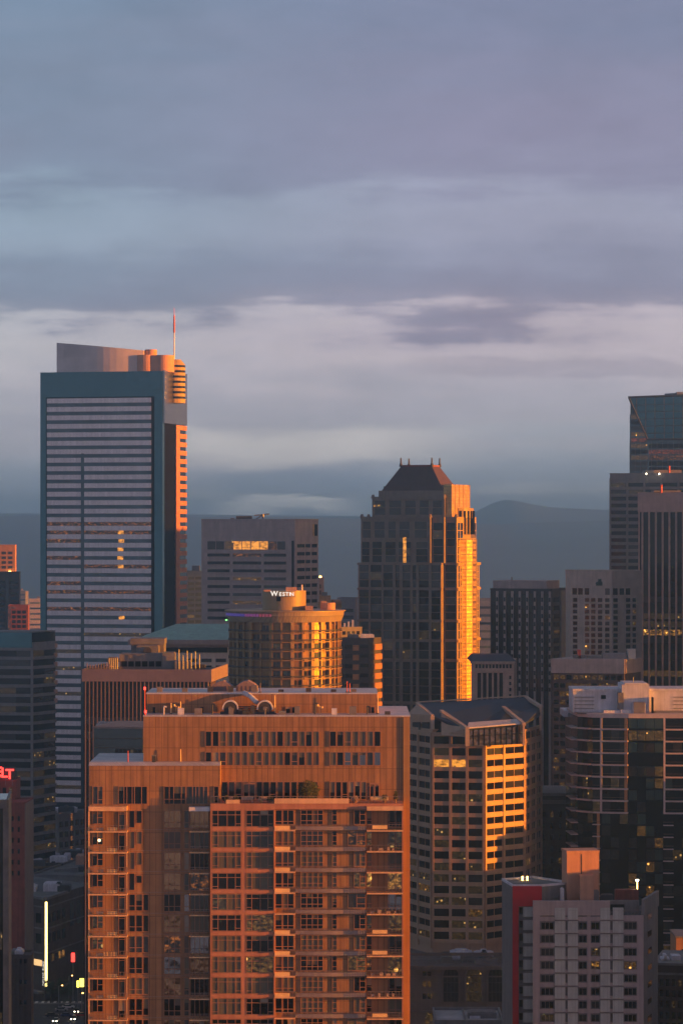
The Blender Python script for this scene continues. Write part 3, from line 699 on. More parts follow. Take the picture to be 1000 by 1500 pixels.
# ------------------------------------------------------------------ round hotel tower
def hotel():
    cx, cy = X(417.5,1070), 1070.0; Rr = 81.0/F*1070
    t = Thing('hotel_tower', 'round hotel tower with a wide flat rim, orange down its right side', 'building', Vector((cx, cy, 0)))
    z = lambda y: Z(y, 1052)
    zt = z(912); wall = t.mb('glass_wall', 'glass_bronze'); wall.cyl(cx, cy, 0, zt+.5, Rr-.9, n=48)
    NS = 16; fl = (1015-912)/7.7*1052/F
    ang = [ -math.pi + math.pi*(i+.5)/NS*1.0 for i in range(NS)]
    rim = t.mb('rim', 'hotel_rim'); rim.cyl(cx, cy, z(912), z(903), Rr+.3, Rr+1.1, n=64); rim.cyl(cx, cy, z(903)-.05, z(897), Rr+1.1, Rr+1.3, n=64)
    cap = t.mb('roof_slab', 'hotel_drum'); cap.cyl(cx, cy, z(897)-.03, z(895.4), Rr+1.8, n=64)
    bay = math.pi*2/32
    for i in range(32):
        an = i*bay+.05; w = Rr*bay
        cxx, cyy = cx+math.cos(an)*Rr, cy+math.sin(an)*Rr
        vis = math.sin(an) < .15
        # projecting pier between the rooms
        e = an+bay/2; ex, ey = cx+math.cos(e)*(Rr-.4), cy+math.sin(e)*(Rr-.4)
        tx = Vector((-math.sin(e), math.cos(e), 0)); f = Face(Vector((ex,ey,0))-tx*(.3 if i%2 else .6), Vector((ex,ey,0))+tx*(.3 if i%2 else .6))
        pr = t.mb('pier', 'hotel_wall'); pr.fbox(f, 0, f.L, 0, zt, -.6, .8 if i % 4 == 0 else .25)
        if not vis: continue
        tx = Vector((-math.sin(an), math.cos(an), 0)); c = Vector((cx+math.cos(an)*(Rr-.82), cy+math.sin(an)*(Rr-.82), 0)); f = Face(c-tx*(w*.42), c+tx*(w*.42))
        for j in range(9):
            z1 = zt-.8-j*fl
            t.win(f, .1, f.L-.1, z1-fl*.74, z1-.1, pick([('glass_dark',4),('glass_bronze',6),('glass_blind',.8),('glass_spark_small',.4)]), d=.05, th=.1, frame=((.5,),(), .1, .12, 'window_frame'))
            q = t.part('balcony', 'hotel_wall'); q.fbox(f, -.15, f.L+.15, z1-fl*.95, z1-fl*.95+.28, -.1, 1.35)
            q = t.mb('balcony_rail', 'mech_dark'); q.fbox(f, -.15, f.L+.15, z1-fl*.95+.75, z1-fl*.95+1.15, 1.2, 1.3)
            for k in range(7): xx = -.1+(f.L+.2)*k/6; q.fbox(f, xx-.03, xx+.03, z1-fl*.95+.28, z1-fl*.95+1.05, 1.22, 1.28)
    # coloured rim lamps
    for i in range(26):
        an = math.pi+.12+i*.058; m = 'rim_blue' if i < 13 else 'rim_purple' if i < 18 else 'rim_magenta'
        if i > 21: break
        q = t.part('rim_lamp', m); p = Vector((cx+math.cos(an)*(Rr+1.35), cy+math.sin(an)*(Rr+1.35), 0)); tx = Vector((-math.sin(an), math.cos(an), 0)); f = Face(p-tx*.4, p+tx*.4)
        q.fbox(f, 0, f.L, z(903.5), z(899.5), -.25, .02)
    q = t.part('rim_lamp', 'lamp_green'); an = math.pi+.05; q.cyl(cx+math.cos(an)*(Rr+1.2), cy+math.sin(an)*(Rr+1.2), z(911.5), z(909.5), .35, n=8)
    # drum
    dr = 32/F*1070; dx = X(416,1070)
    d = t.mb('drum', 'hotel_drum'); d.cyl(dx, cy, z(896), Z(865.5, 1062), dr, n=56)
    q = t.mb('drum_panel', 'slot_dark'); f = Face((X(405,1062), cy-dr+.35,0), (X(411,1062), cy-dr+.1,0)); q.fbox(f, 0, f.L, Z(881,1062), Z(873,1062), -.2, .12)
    q = t.part('roof_unit', 'penthouse_wall'); q.box(X(419,1066), X(434,1066), 1062, 1070, Z(866,1062)-.1, Z(860.5,1062))
    q = t.part('roof_unit', 'penthouse_wall'); q.box(X(387,1066), X(396,1066), 1060, 1066, Z(866,1062)-.1, Z(864,1062))
    q = t.part('roof_mast', 'white_paint'); q.tube((X(442,1068),1068,Z(866,1062)), (X(442,1068),1068,Z(857,1062)), .3)
    q = t.part('roof_unit', 'penthouse_wall'); q.cyl(X(480,1070), 1072, z(896), Z(884,1062), 2.6, n=20)
    q = t.part('roof_unit', 'penthouse_wall'); q.box(X(470,1070), X(478,1070), 1075, 1080, z(896), Z(882,1062))
    q = t.part('roof_unit', 'penthouse_wall'); q.box(X(448,1070), X(458,1070), 1062, 1068, z(896), Z(888,1062))
    t.done()
    # lettering on the drum
    L = Thing('hotel_sign', 'white serif lettering on the front of the round hotel roof drum', 'sign', Vector((X(415.5,1061), cy-dr-1.2, Z(873,1061))))
    me = text_mesh('W', 2.9, 'sign_white', .12); W = MB()
    xs = 0; letters = [('W', 2.4), ('E', 1.8), ('S', 1.8), ('T', 1.8), ('I', 1.8), ('N', 1.8)]; adv = [0, 2.15, 3.3, 4.45, 5.4, 6.1]
    for (ch, sz), a in zip(letters, adv):
        me = text_mesh(ch, sz, 'sign_white', .12); o = bpy.data.objects.new('letter', me); col.objects.link(o); o.parent = L.o
        o.rotation_euler = (R(90), 0, 0); o.location = (a-3.3, 0, 0)
    L.mb('sign_rail', 'steel').box(L.o.location.x-3.9, L.o.location.x+4.1, L.o.location.y+.1, L.o.location.y+1.3, L.o.location.z-.18, L.o.location.z-.05); L.done()
hotel()

# ------------------------------------------------------------------ behind the hotel
def behind_hotel():
    t, fs = building('office_building', 'thin sunlit orange block peeping out right of the mauve office block', [(466.5,1300),(474,1300)], Z(848,1300), 12, 'penthouse_wall')
    f = fs[0]
    for j in range(6): t.win(f, .5, 1.0, Z(862+j*9,1300), Z(856+j*9,1300), 'glass_dim')
    q = t.part('roof_lamp', 'lamp_amber'); q.cyl(X(469,1302), 1302, t.ztop-.05, t.ztop+1.2, .5, n=8)
    parapet(t, t.fp, t.ztop, .5, m='penthouse_wall'); t.done()
    t, fs = building('office_building', 'low stepped orange rooftops just right of the round hotel drum', [(466,1240),(488,1240),(500,1248)], Z(884,1240), None, 'orange_wall')
    q = t.part('upper_storey', 'orange_wall'); q.box(X(468,1240), X(484,1240), 1243, 1251, t.ztop-.1, Z(873,1240))
    q = t.part('roof_drum', 'penthouse_wall'); q.cyl(X(492,1240), 1247, t.ztop-.1, Z(879,1240), 2.0, n=16)
    q = t.part('roof_unit', 'mech_grey'); q.box(X(471,1240), X(479,1240), 1244, 1249, Z(873,1240)-.1, Z(868,1240)); parapet(t, t.fp, t.ztop, .6, m='orange_wall'); t.done()
    t, fs = building('office_building', 'small pale mauve block with an orange right edge left of the stepped tower', [(494,1390),(520,1385),(524,1400)], Z(878,1385), None, 'pale_office')
    for j in range(5):
        t.win(fs[0], 1, fs[0].L-1, Z(897+j*10,1385), Z(892+j*10,1385), 'glass_dim')
    parapet(t, t.fp, t.ztop, .6, m='pale_office'); t.done()
    t, fs = building('office_building', 'dull grey slab with faint windows, just left of the stepped tower', [(498,1180),(530,1184)], Z(921,1180), 18, 'grey_office')
    for j in range(3):
        for i in range(4): t.win(fs[0], 1+i*2, 2.3+i*2, Z(930+j*12,1180), Z(925+j*12,1180), pick([('glass_black',3),('glass_spark',1)]))
    for i in range(3): q = t.part('roof_unit', 'mech_white'); q.box(X(503+i*6,1186), X(506+i*6,1186), 1184, 1187, t.ztop-.1, t.ztop+2+i*.6)
    parapet(t, t.fp, t.ztop, .6, m='grey_office'); t.done()
    t, fs = building('office_building', 'distant grey office block in the gap right of the tallest left tower', [(274,1740),(297,1745)], Z(838,1740), 20, 'grey_office')
    for j in range(10):
        t.win(fs[0], .6, fs[0].L*.45, Z(849+j*8,1740), Z(845+j*8,1740), pick([('glass_dim',3),('glass_mirror',2)])); t.win(fs[0], fs[0].L*.52, fs[0].L*.95, Z(849+j*8,1740), Z(845+j*8,1740), 'glass_dim')
    q = t.part('roof_unit', 'mech_grey'); q.box(X(281,1748), X(292,1748), 1748, 1755, t.ztop-.1, t.ztop+3.5); parapet(t, t.fp, t.ztop, .6, m='grey_office'); t.done()
behind_hotel()

# ------------------------------------------------------------------ dark office with sunlit squares
def chequer():
    t, (f, g) = building('office_building', 'dark office block with stacked orange-lit squares in front of the stepped tower', [(488,1156),(540,1157),(558,1167)], Z(937,1158), None, 'dark_office')
    A = f.a; zt = t.ztop
    for j in range(11):
        y = 944+j*14.2
        for i, (p0, p1) in enumerate(((491,503),(505,515.5))): t.win(f, A(p0), A(p1), Z(y+6,1158), Z(y,1158), pick([('glass_black',4),('glass_spark',2),('glass_dim',2)]), th=.12)
        t.win(f, A(527.5), A(539), Z(y+5,1158), Z(y,1158), 'glass_black', th=.12)
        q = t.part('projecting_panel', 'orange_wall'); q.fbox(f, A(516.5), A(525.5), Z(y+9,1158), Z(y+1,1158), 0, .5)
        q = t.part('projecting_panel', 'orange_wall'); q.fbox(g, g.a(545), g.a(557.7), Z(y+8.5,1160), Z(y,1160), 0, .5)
    parapet(t, t.fp, zt, .6, m='dark_office'); rooftop(t, X(525,1164), 1164, zt, 8, 6, 2, 3, hmax=1.2); t.done()
chequer()

# ------------------------------------------------------------------ green copper roof hall
def green_roof():
    D = 1130
    t, (f, g) = building('office_building', 'white building with a long hipped green copper roof left of the round hotel', [(196,D),(336,D),(346,D+40)], Z(948,D), None, 'white_wall')
    A = f.a; zt = t.ztop
    e = t.mb('cornice', 'condo_band'); e.fbox(f, -2, f.L+2.5, Z(944,D), Z(937,D), -.2, 3); e.fbox(f, -1, f.L+1, zt-.05, Z(944,D)+.05, -3, .3)
    # hipped roof
    zl, zh = Z(937,D)-.05, Z(914,D+30); y0, y1 = D-3, D+46; xl, xr = X(200,D), X(350,D)
    q = t.mb('roof', 'copper_roof'); q.add([(xl,y0,zl),(xr,y0,zl),(xr,y1,zl),(xl,y1,zl),(X(252,D),D+30,zh),(xr-5,D+30,zh)], [(0,3,2,1),(0,1,5,4),(1,2,5),(2,3,4,5),(3,0,4)])
    q = t.mb('dark_gallery', 'slot_dark'); q.fbox(f, A(236), A(333), Z(956,D), Z(948.5,D), -.1, .35)
    for r, (ya, yb) in enumerate(((965,970),(975,981),(987,993))):
        for i in range(5):
            a0 = A(268+i*24 - (24 if i == 0 else 0)) if i else A(250)
            p0 = 274+i*21
            t.win(f, A(p0), A(p0+15), Z(yb,D), Z(ya,D), 'glass_dim' if rng.random() < .5 else 'glass_black', th=.2)
    t.done()
green_roof()

# ------------------------------------------------------------------ finned block with the roof plant
def finned():
    D = 800
    t, (f, g) = building('office_building', 'dark glass block with thin vertical fins, pale pink parapet and cluttered roof', [(123,D+3),(308,D),(312,D+34)], Z(999,D), None, 'glass_black', core='glass_wall')
    zt = t.ztop; A = f.a
    p = t.mb('parapet', 'fin_parapet'); p.fbox(f, -.4, f.L+.4, zt, Z(986,D), -33, .9)
    r = t.mb('roof', 'roof_dark'); r.fbox(f, .6, f.L-.6, Z(986,D), Z(986,D)+.06, -32, -.1)
    pr = t.mb('parapet_rim', 'fin_parapet')
    zz = Z(986,D); pr.fbox(f, -.4, f.L+.4, zz+.01, zz+.9, .4, .88); pr.fbox(f, -.38, .2, zz+.01, zz+.92, -33, .39); pr.fbox(f, f.L-.2, f.L+.38, zz+.01, zz+.92, -33, .39)
    fins(t, f, 0, f.L, 0, zt-.02, 32, .28, .75, m='fin_wall')
    fins(t, g, 0, g.L, 0, zt-.02, 16, .28, .75, m='fin_wall')
    for j in range(34):
        zf = zt-2.2-j*3.6; 
        if zf < 2: break
        t.win(f, .1, f.L-.1, zf-1.9, zf, pick([('glass_black',6),('glass_spark_small',3),('glass_dim',2)]), d=.06, th=.1, name='window_band')
    # plant on the roof, measured off the photo
    def u(p0, p1, ya, yb, D_, m, dp=5, cyl=False):
        q = t.part('roof_unit', m); 
        if cyl: q.cyl((X(p0,D_)+X(p1,D_))/2, D_+dp/2, zz, Z(ya,D_), (X(p1,D_)-X(p0,D_))/2, n=14)
        else:
            q.box(X(p0,D_), X(p1,D_), D_, D_+dp, zz+.0, Z(ya,D_)); q.box(X(p0,D_)+.2, X(p1,D_)-.2, D_+.2, D_+dp-.2, Z(ya,D_)-.02, Z(ya,D_)+.2)
    u(158,172,964,0,812,'mech_grey',3); u(175,238,959,0,815,'mech_grey',9); u(238,256,957,0,814,'mech_grey',6); u(256,279,969,0,812,'mech_grey',5)
    u(126,155,980,0,806,'mech_dark',4); u(283,300,975,0,812,'mech_dark',5); u(200,232,947,0,822,'mech_grey',6)
    q = t.part('penthouse', 'mech_grey'); q.box(X(192,828), X(240,828), 828, 838, zz, Z(937,828)); q.box(X(191,828), X(241,828), 827.6, 838.4, Z(944,828), Z(937.5,828)+.3)
    for i in range(6): q = t.part('louvre', 'slot_dark'); q.box(X(178+i*10,815), X(186+i*10,815), 814.9, 815.1, zz+1.0, zz+2.4)
    for i in range(9):
        x = X(128+i*4.1,806); q = t.part('pipe', 'fin_parapet'); q.tube((x,805,zz), (x,805,zz+1.6+rng.random()), .12); q.tube((x,805,zz+1.5), (x+.8,806,zz+1.5), .1)
    q = t.part('fan', 'mech_dark'); q.tube((X(216,821),821.8,Z(954,821)), (X(216,821),820.8,Z(954,821)), 1.1, n=16)
    for i in range(5): x = X(160+i*3,811); q = t.part('railing', 'steel'); q.tube((x,811,zz), (x,811,zz+3.4), .08); 
    for i in range(6): x = X(262+i*6,812); q = t.part('pipe', 'steel'); q.tube((x,812,zz), (x,812,Z(950+rng.random()*12,812)), .12)
    t.done()
    # teal glass box in front of the fins
    D = 640
    t, (f, g) = building('glass_building', 'blue-green glass box between the fins and the orange apartment tower', [(137,D),(209,D-2),(214,D+22)], Z(1067,D), None, 'glass_slate', core='glass_wall')
    A = f.a
    for i in range(7): t.win(f, A(169+i*5.6), A(173.6+i*5.6), Z(1150,D), Z(1097,D), pick([('glass_black',3),('glass_spark_small',1)]), d=.08)
    q = t.mb('roof_edge', 'mech_grey'); q.fbox(f, -.2, f.L+.2, t.ztop-.02, t.ztop+.35, -20, .25); q = t.mb('panel_line', 'mech_dark'); q.fbox(f, 0, f.L, Z(1096,D), Z(1095,D), 0, .15); q.fbox(f, 0, f.L, Z(1082,D), Z(1081.3,D), 0, .15)
    t.done()
finned()
# ------------------------------------------------------------------ right-hand towers, farthest first
def right_towers():
    # glass tower with the sloping teal crown
    D = 1650
    t, fs = building('office_tower', 'farthest tower at the right edge, with a slanting teal glass crown', [(922,D+8),(1060,D)], Z(606,D), 40, 'band_glass', core='glass_wall')
    f = fs[0]; A = f.a; zt = t.ztop
    zc = Z(581,D)
    cr = t.mb('crown', 'glass_teal')
    def q3(px, py, d): p = f.P+f.u*A(px)+f.n*d; return Vector((p.x,p.y,Z(py,D)))
    a = [q3(921,582,1.5), q3(1061,578,1.5), q3(1061,642,.4), q3(948,642,.4)]
    cr.slab(a, (0, 1.0, 0)); back = t.mb('crown_core', 'mech_dark'); back.fbox(f, A(923), f.L, zt-.05, zc-.8, -38, 0.4)
    rb = t.mb('crown_rib', 'mech_dark')
    for i in range(9):
        px = 932+i*13.5; pyb = 642 if px > 948 else 582+(px-921)/27*60
        rb.tube(q3(px,582-i*.3,1.6), q3(px+.2,pyb,1.6), .22, n=4)
    for j in range(1, 6):
        y = 582+j*10.5; px = 921+(y-582)/60*27; rb.tube(q3(px,y,1.6), q3(1061,y-2,1.6), .22, n=4)
    rb.tube(q3(921,582,1.7), q3(948,643,1.7), .55, n=5); rb.tube(q3(947,643,1.7), q3(1061,643,1.7), .5, n=5); rb.tube(q3(920,581,1.7), q3(1061,577,1.7), .6, n=5)
    for j in range(12):
        y = 598+j*8.6
        w = t.part('window_band', pick([('glass_dim',3),('glass_black',3),('glass_red_glow',2),('glass_spark',2)])); a0 = A(924); a1 = A(946) 
        w.fbox(f, a0, A(min(947, 926+max(0, (y-590))*.55+4)) if y < 645 else A(948), Z(y+6,D), Z(y,D), 0, .14)
        if y > 645:
            w = t.part('window_band', pick([('glass_black',3),('glass_red_glow',4),('glass_orange',1)])); w.fbox(f, A(950), f.L-.2, Z(y+6.4,D), Z(y,D), 0, .14)
    for i in range(14): rb.fbox(f, A(922+i*8)-.1, A(922+i*8)+.1, 0, Z(646,D), .1, .4)
    q = t.part('crane_arm', 'steel'); q.tube((X(975,D),D+6,Z(578,D)), (X(1030,D),D+6,Z(575,D)), .9); q.box(X(992,D), X(1001,D), D+3, D+9, zc-3, Z(573.5,D)); q.tube((X(984,D),D+6,zc-3), (X(984,D),D+6,Z(575,D)), .4)
    t.done()
    # banded grey slab
    D = 1500
    t, fs = building('office_tower', 'grey slab tower with ribbon windows in front of the tower with the teal crown', [(893,D+10),(1015,D)], Z(695,D), 30, 'grey_office')
    f = fs[0]; A = f.a; zt = t.ztop
    parapet(t, t.fp, zt, .8, m='grey_office')
    b = t.mb('pier', 'grey_office')
    for j in range(24):
        y = 707+j*10.2
        for i in range(5): 
            p0 = 895+i*25
            t.win(f, A(p0), A(p0+21.5), Z(y+5.4,D), Z(y,D), pick([('glass_black',9),('glass_dim',3),('glass_spark_small',1.2)]), d=.02, th=.16)
        b.fbox(f, 0, f.L, Z(y+9.7,D), Z(y+6.2,D), 0, .6)
    for i in range(6): b.fbox(f, A(892.4+i*25), A(895+i*25), 0, Z(700,D), 0, .66)
    q = t.part('roof_penthouse', 'grey_office'); q.box(X(947,D), X(1000,D), D+6, D+20, zt-.1, Z(688,D))
    q = t.part('roof_mast', 'red_paint'); q.tube((X(981,D),D+4,zt), (X(981,D),D+4,Z(682,D)), .5)
    for x in (947, 966): q = t.part('roof_lamp', 'lamp_white'); q.cyl(X(x,D), D+2, zt, zt+.7, .22, n=6)
    t.done()
    # pinstripe tower at the edge
    D = 1320
    t, fs = building('office_tower', 'dark tower at the right edge with light vertical fins below a tall blank pinkish top', [(936,D+12),(1085,D)], Z(722,D), 74, 'glass_black', core='glass_wall')
    f = fs[0]; A = f.a; zt = t.ztop; zb = Z(750,D)
    q = t.mb('top_band', 'mauve_stone'); q.fbox(f, -.5, f.L+.3, zb, zt+.4, -74.2, 1.0)
    fins(t, f, 0, f.L, 0, zb+.05, 15, .75, .9, m='fin_light')
    q = t.mb('corner_pier', 'fin_light'); q.fbox(f, -.3, .3, 0, zb, -39, .96)
    for j in range(34):
        zf = zb-1.2-j*3.55
        if zf < 3: break
        m = 'glass_lit' if j in (14,) else pick([('glass_black',7),('glass_dim',2),('glass_red_glow',.8 if j < 9 else 0),('glass_spark_small',3 if j > 8 else .5),('glass_spark',2 if j > 10 else 0)])
        t.win(f, .35, f.L-.2, zf-2.5, zf, m, d=.06, th=.1, name='window_band')
    q = t.part('roof_unit', 'mech_grey'); q.box(X(960,D), X(1000,D), D+8, D+20, zt+.35, Z(718,D))
    q = t.part('roof_mast', 'red_paint'); q.tube((X(970,D),D+5,zt), (X(970,D),D+5,Z(710,D)), .45)
    t.done()
    # beige block with the small square windows and the emblem
    D = 1210
    t, (f, g) = building('hotel_building', 'beige block with a green emblem above punched square windows, left of the finned tower', [(835,D+6),(897,D),(940,D+6)], Z(838,D), 26, 'beige_stone')
    zt = t.ztop; zz = lambda y: Z(y, D)
    parapet(t, t.fp, zt, .5, m='beige_stone')
    def sq(px, y, w, h, m=None):
        ff = f if px+w/2 < 897 else g; a0, a1 = ff.a(px), ff.a(px+w)
        t.win(ff, a0, a1, zz(y+h), zz(y), m or pick([('glass_black',9),('glass_dim',2),('glass_spark',.8)]), d=.0, th=.1, frame=None)
    for i, px in enumerate((838, 846.5, 856, 886, 897.5, 907, 916)): sq(px, 862, 6.6, 9.5)
    for j in range(13):
        y = 876.5+j*8.6
        for px in (839, 856.5, 865.5, 875.5, 886, 898, 916.5, 926): sq(px, y, 6.2 if px < 920 else 5, 5.6)
    lines = t.mb('sill', 'beige_stone')
    for j in range(13):
        y = 876.5+j*8.6+6.2
        for (p0, p1, ff) in ((855.5,893,f),(897.6,905,g),(915.5,932,g)): lines.fbox(ff, ff.a(p0), ff.a(p1), zz(y+.9), zz(y), -.1, .22)
    q = t.mb('corner_line', 'mauve_stone'); q.fbox(f, f.a(896.2), f.a(897), 20, zt-.1, -.05, .3)
    t.done()
    e = Thing('wall_emblem', 'small dark green plant-shaped emblem high on the beige block', 'emblem', Vector((X(878.5,D), D-.6, zz(855))))
    q = e.mb('emblem', 'logo_green'); cx, cy, cz = X(878.5,D), f.P.y, zz(854)
    yy = D+6-6*(878.5-835)/62-.35
    for dx, dz, r in ((-1.0,-.2,.62),(0,.55,.72),(1.0,-.2,.62),(0,-.3,.7),(-.3,1.2,.35),(.35,1.25,.35)): q.tube((cx+dx,yy,cz+dz), (cx+dx,yy+.3,cz+dz), r, n=12)
    q.box(cx-1.5, cx+1.5, yy, yy+.3, cz-1.1, cz-.7); e.done()
    # dark vertical-striped slab
    D = 1260
    t, (f, g) = building('office_tower', 'dark slab with black vertical strips and dotted edges, standing alone right of the stepped tower', [(718,D+10),(808,D),(833.5,D+22)], Z(865,D), None, 'black_tower')
    zt = t.ztop; A = f.a
    parapet(t, t.fp, zt, .7, m='black_tower')
    q = t.part('penthouse', 'mauve_stone'); q.fbox(f, A(720), A(799), zt-.1, Z(851,D), -18, -1.5)
    q = t.part('roof_mast', 'steel'); q.tube((X(751,D),D+8,Z(851,D)), (X(751,D),D+8,Z(846,D)), .3)
    n = 8
    for i in range(n):
        p0 = 719.5+i*11; p1 = p0+6.6
        q = t.part('glass_strip', 'glass_black'); q.fbox(f, A(p0), A(p1), 0, zt-1.5, .0, .12)
        pr = t.mb('pier', 'mauve_stone'); pr.fbox(f, A(p1+.6), A(p0+10.4), 0, zt-.4, 0, .55)
        for j in range(26):
            z1 = zt-3-j*3.35
            if z1 < 5: break
            if i < 8 and j < 12: t.win(f, A(p1+.9), A(p0+10.1), z1-1.7, z1, 'glass_black', d=.56, th=.1)
    gp = t.mb('side_panel', 'pale_office'); gp.fbox(g, g.a(820), g.L+.1, 0, zt-.3, 0, .5)
    for j in range(20): z1 = zt-3-j*3.35; q = t.mb('side_window', 'glass_black'); q.fbox(g, g.a(810.5), g.a(818.5), z1-2, z1, 0, .12)
    t.done()
    # small block with a blue roof
    D = 1185
    t, (f, g) = building('office_building', 'small block with a bluish roof between the stepped tower and the dark striped slab', [(690,D),(752,D),(757,D+30)], Z(969,D), None, 'beige_stone')
    A = f.a; zt = t.ztop
    q = t.mb('roof', 'oct_roof'); zr = Z(957,D+26); q.add([(X(688,D),D-.5,zt),(X(756,D),D-.5,zt),(X(756,D),D+30,zt),(X(688,D),D+30,zt),(X(694,D),D+10,zr),(X(748,D),D+10,zr),(X(748,D),D+24,zr),(X(694,D),D+24,zr)], BOXF)
    for i in range(11): t.win(f, A(696+i*5), A(699+i*5), Z(979,D), Z(973.5,D), 'glass_black', th=.16)
    for i in range(5):
        q = t.part('glass_strip', 'glass_black'); q.fbox(f, A(699+i*8), A(704+i*8), 10, Z(986,D), 0, .12)
    for j in range(10): t.win(f, A(745.5), A(748.5), Z(995+j*9,D), Z(990+j*9,D), 'glass_black', th=.16)
    q = t.mb('cornice', 'beige_stone'); q.fbox(f, -.4, f.L+.4, zt-.9, zt-.02, -.1, .7); q.fbox(f, -.2, f.L+.2, Z(983,D)-.5, Z(983,D), -.1, .5)
    t.done()
    # brown office block
    D = 1080
    t, (f, g) = building('office_building', 'brown block with a wide blank upper band and scattered warm windows below the beige block', [(808,D+6),(914,D),(938,D+16)], Z(968,D), None, 'brown_brick')
    A = f.a; zt = t.ztop; zz = lambda y: Z(y,D)
    q = t.mb('roof_slab', 'mauve_stone'); q.prism([(p.x,p.y) for p in t.fp], zt, zt+.5)
    q = t.mb('upper_band', 'mauve_stone'); q.fbox(f, -.2, f.L+.2, zz(987), zt+.45, -.1, .5); q.fbox(g, .52, g.L+.2, zz(987), zt+.44, -.1, .5)
    for (p0, p1, y, m) in ((840,857,960,'mech_grey'),(860,880,961,'mech_grey'),(882,916,957,'pale_office'),(919,930,951,'white_wall'),(846,850,952,'red_paint')):
        q = t.part('roof_unit', m); q.box(X(p0,D+8), X(p1,D+8), D+6, D+12, zt+.4, Z(y,D+8))
    for j in range(24):
        y = 990+j*12.2
        for i in range(11):
            p0 = 811+i*9.3
            if j < 3: m = pick([('glass_black',3),('glass_spark',4),('glass_lit',1)])
            else: m = pick([('glass_black',7),('glass_spark',2)])
            t.win(f, A(p0), A(p0+6.8), zz(y+6.5), zz(y), m, d=0, th=.12)
    t.done()
    # tall dark brick block lower down
    D = 1000
    t, fs = building('office_building', 'tall plain dark brick block between the octagonal tower and the dark curved apartment tower', [(791,D),(842,D)], Z(1164,D), 30, 'dark_brick')
    f = fs[0]
    q = t.mb('cornice', 'apt_grey'); q.fbox(f, -.4, f.L+.4, t.ztop-.5, t.ztop+.4, -30, .6); q.fbox(f, -.2, f.L+.2, Z(1178,D), Z(1172,D), -.1, .5)
    for j in range(9):
        for i in range(3):
            t.win(f, f.a(794+i*12), f.a(798+i*12), Z(1197+j*17,D), Z(1189+j*17,D), pick([('glass_black',8),('glass_lit',.6),('glass_spark',.8)]), d=0, th=.14)
    t.done()
right_towers()

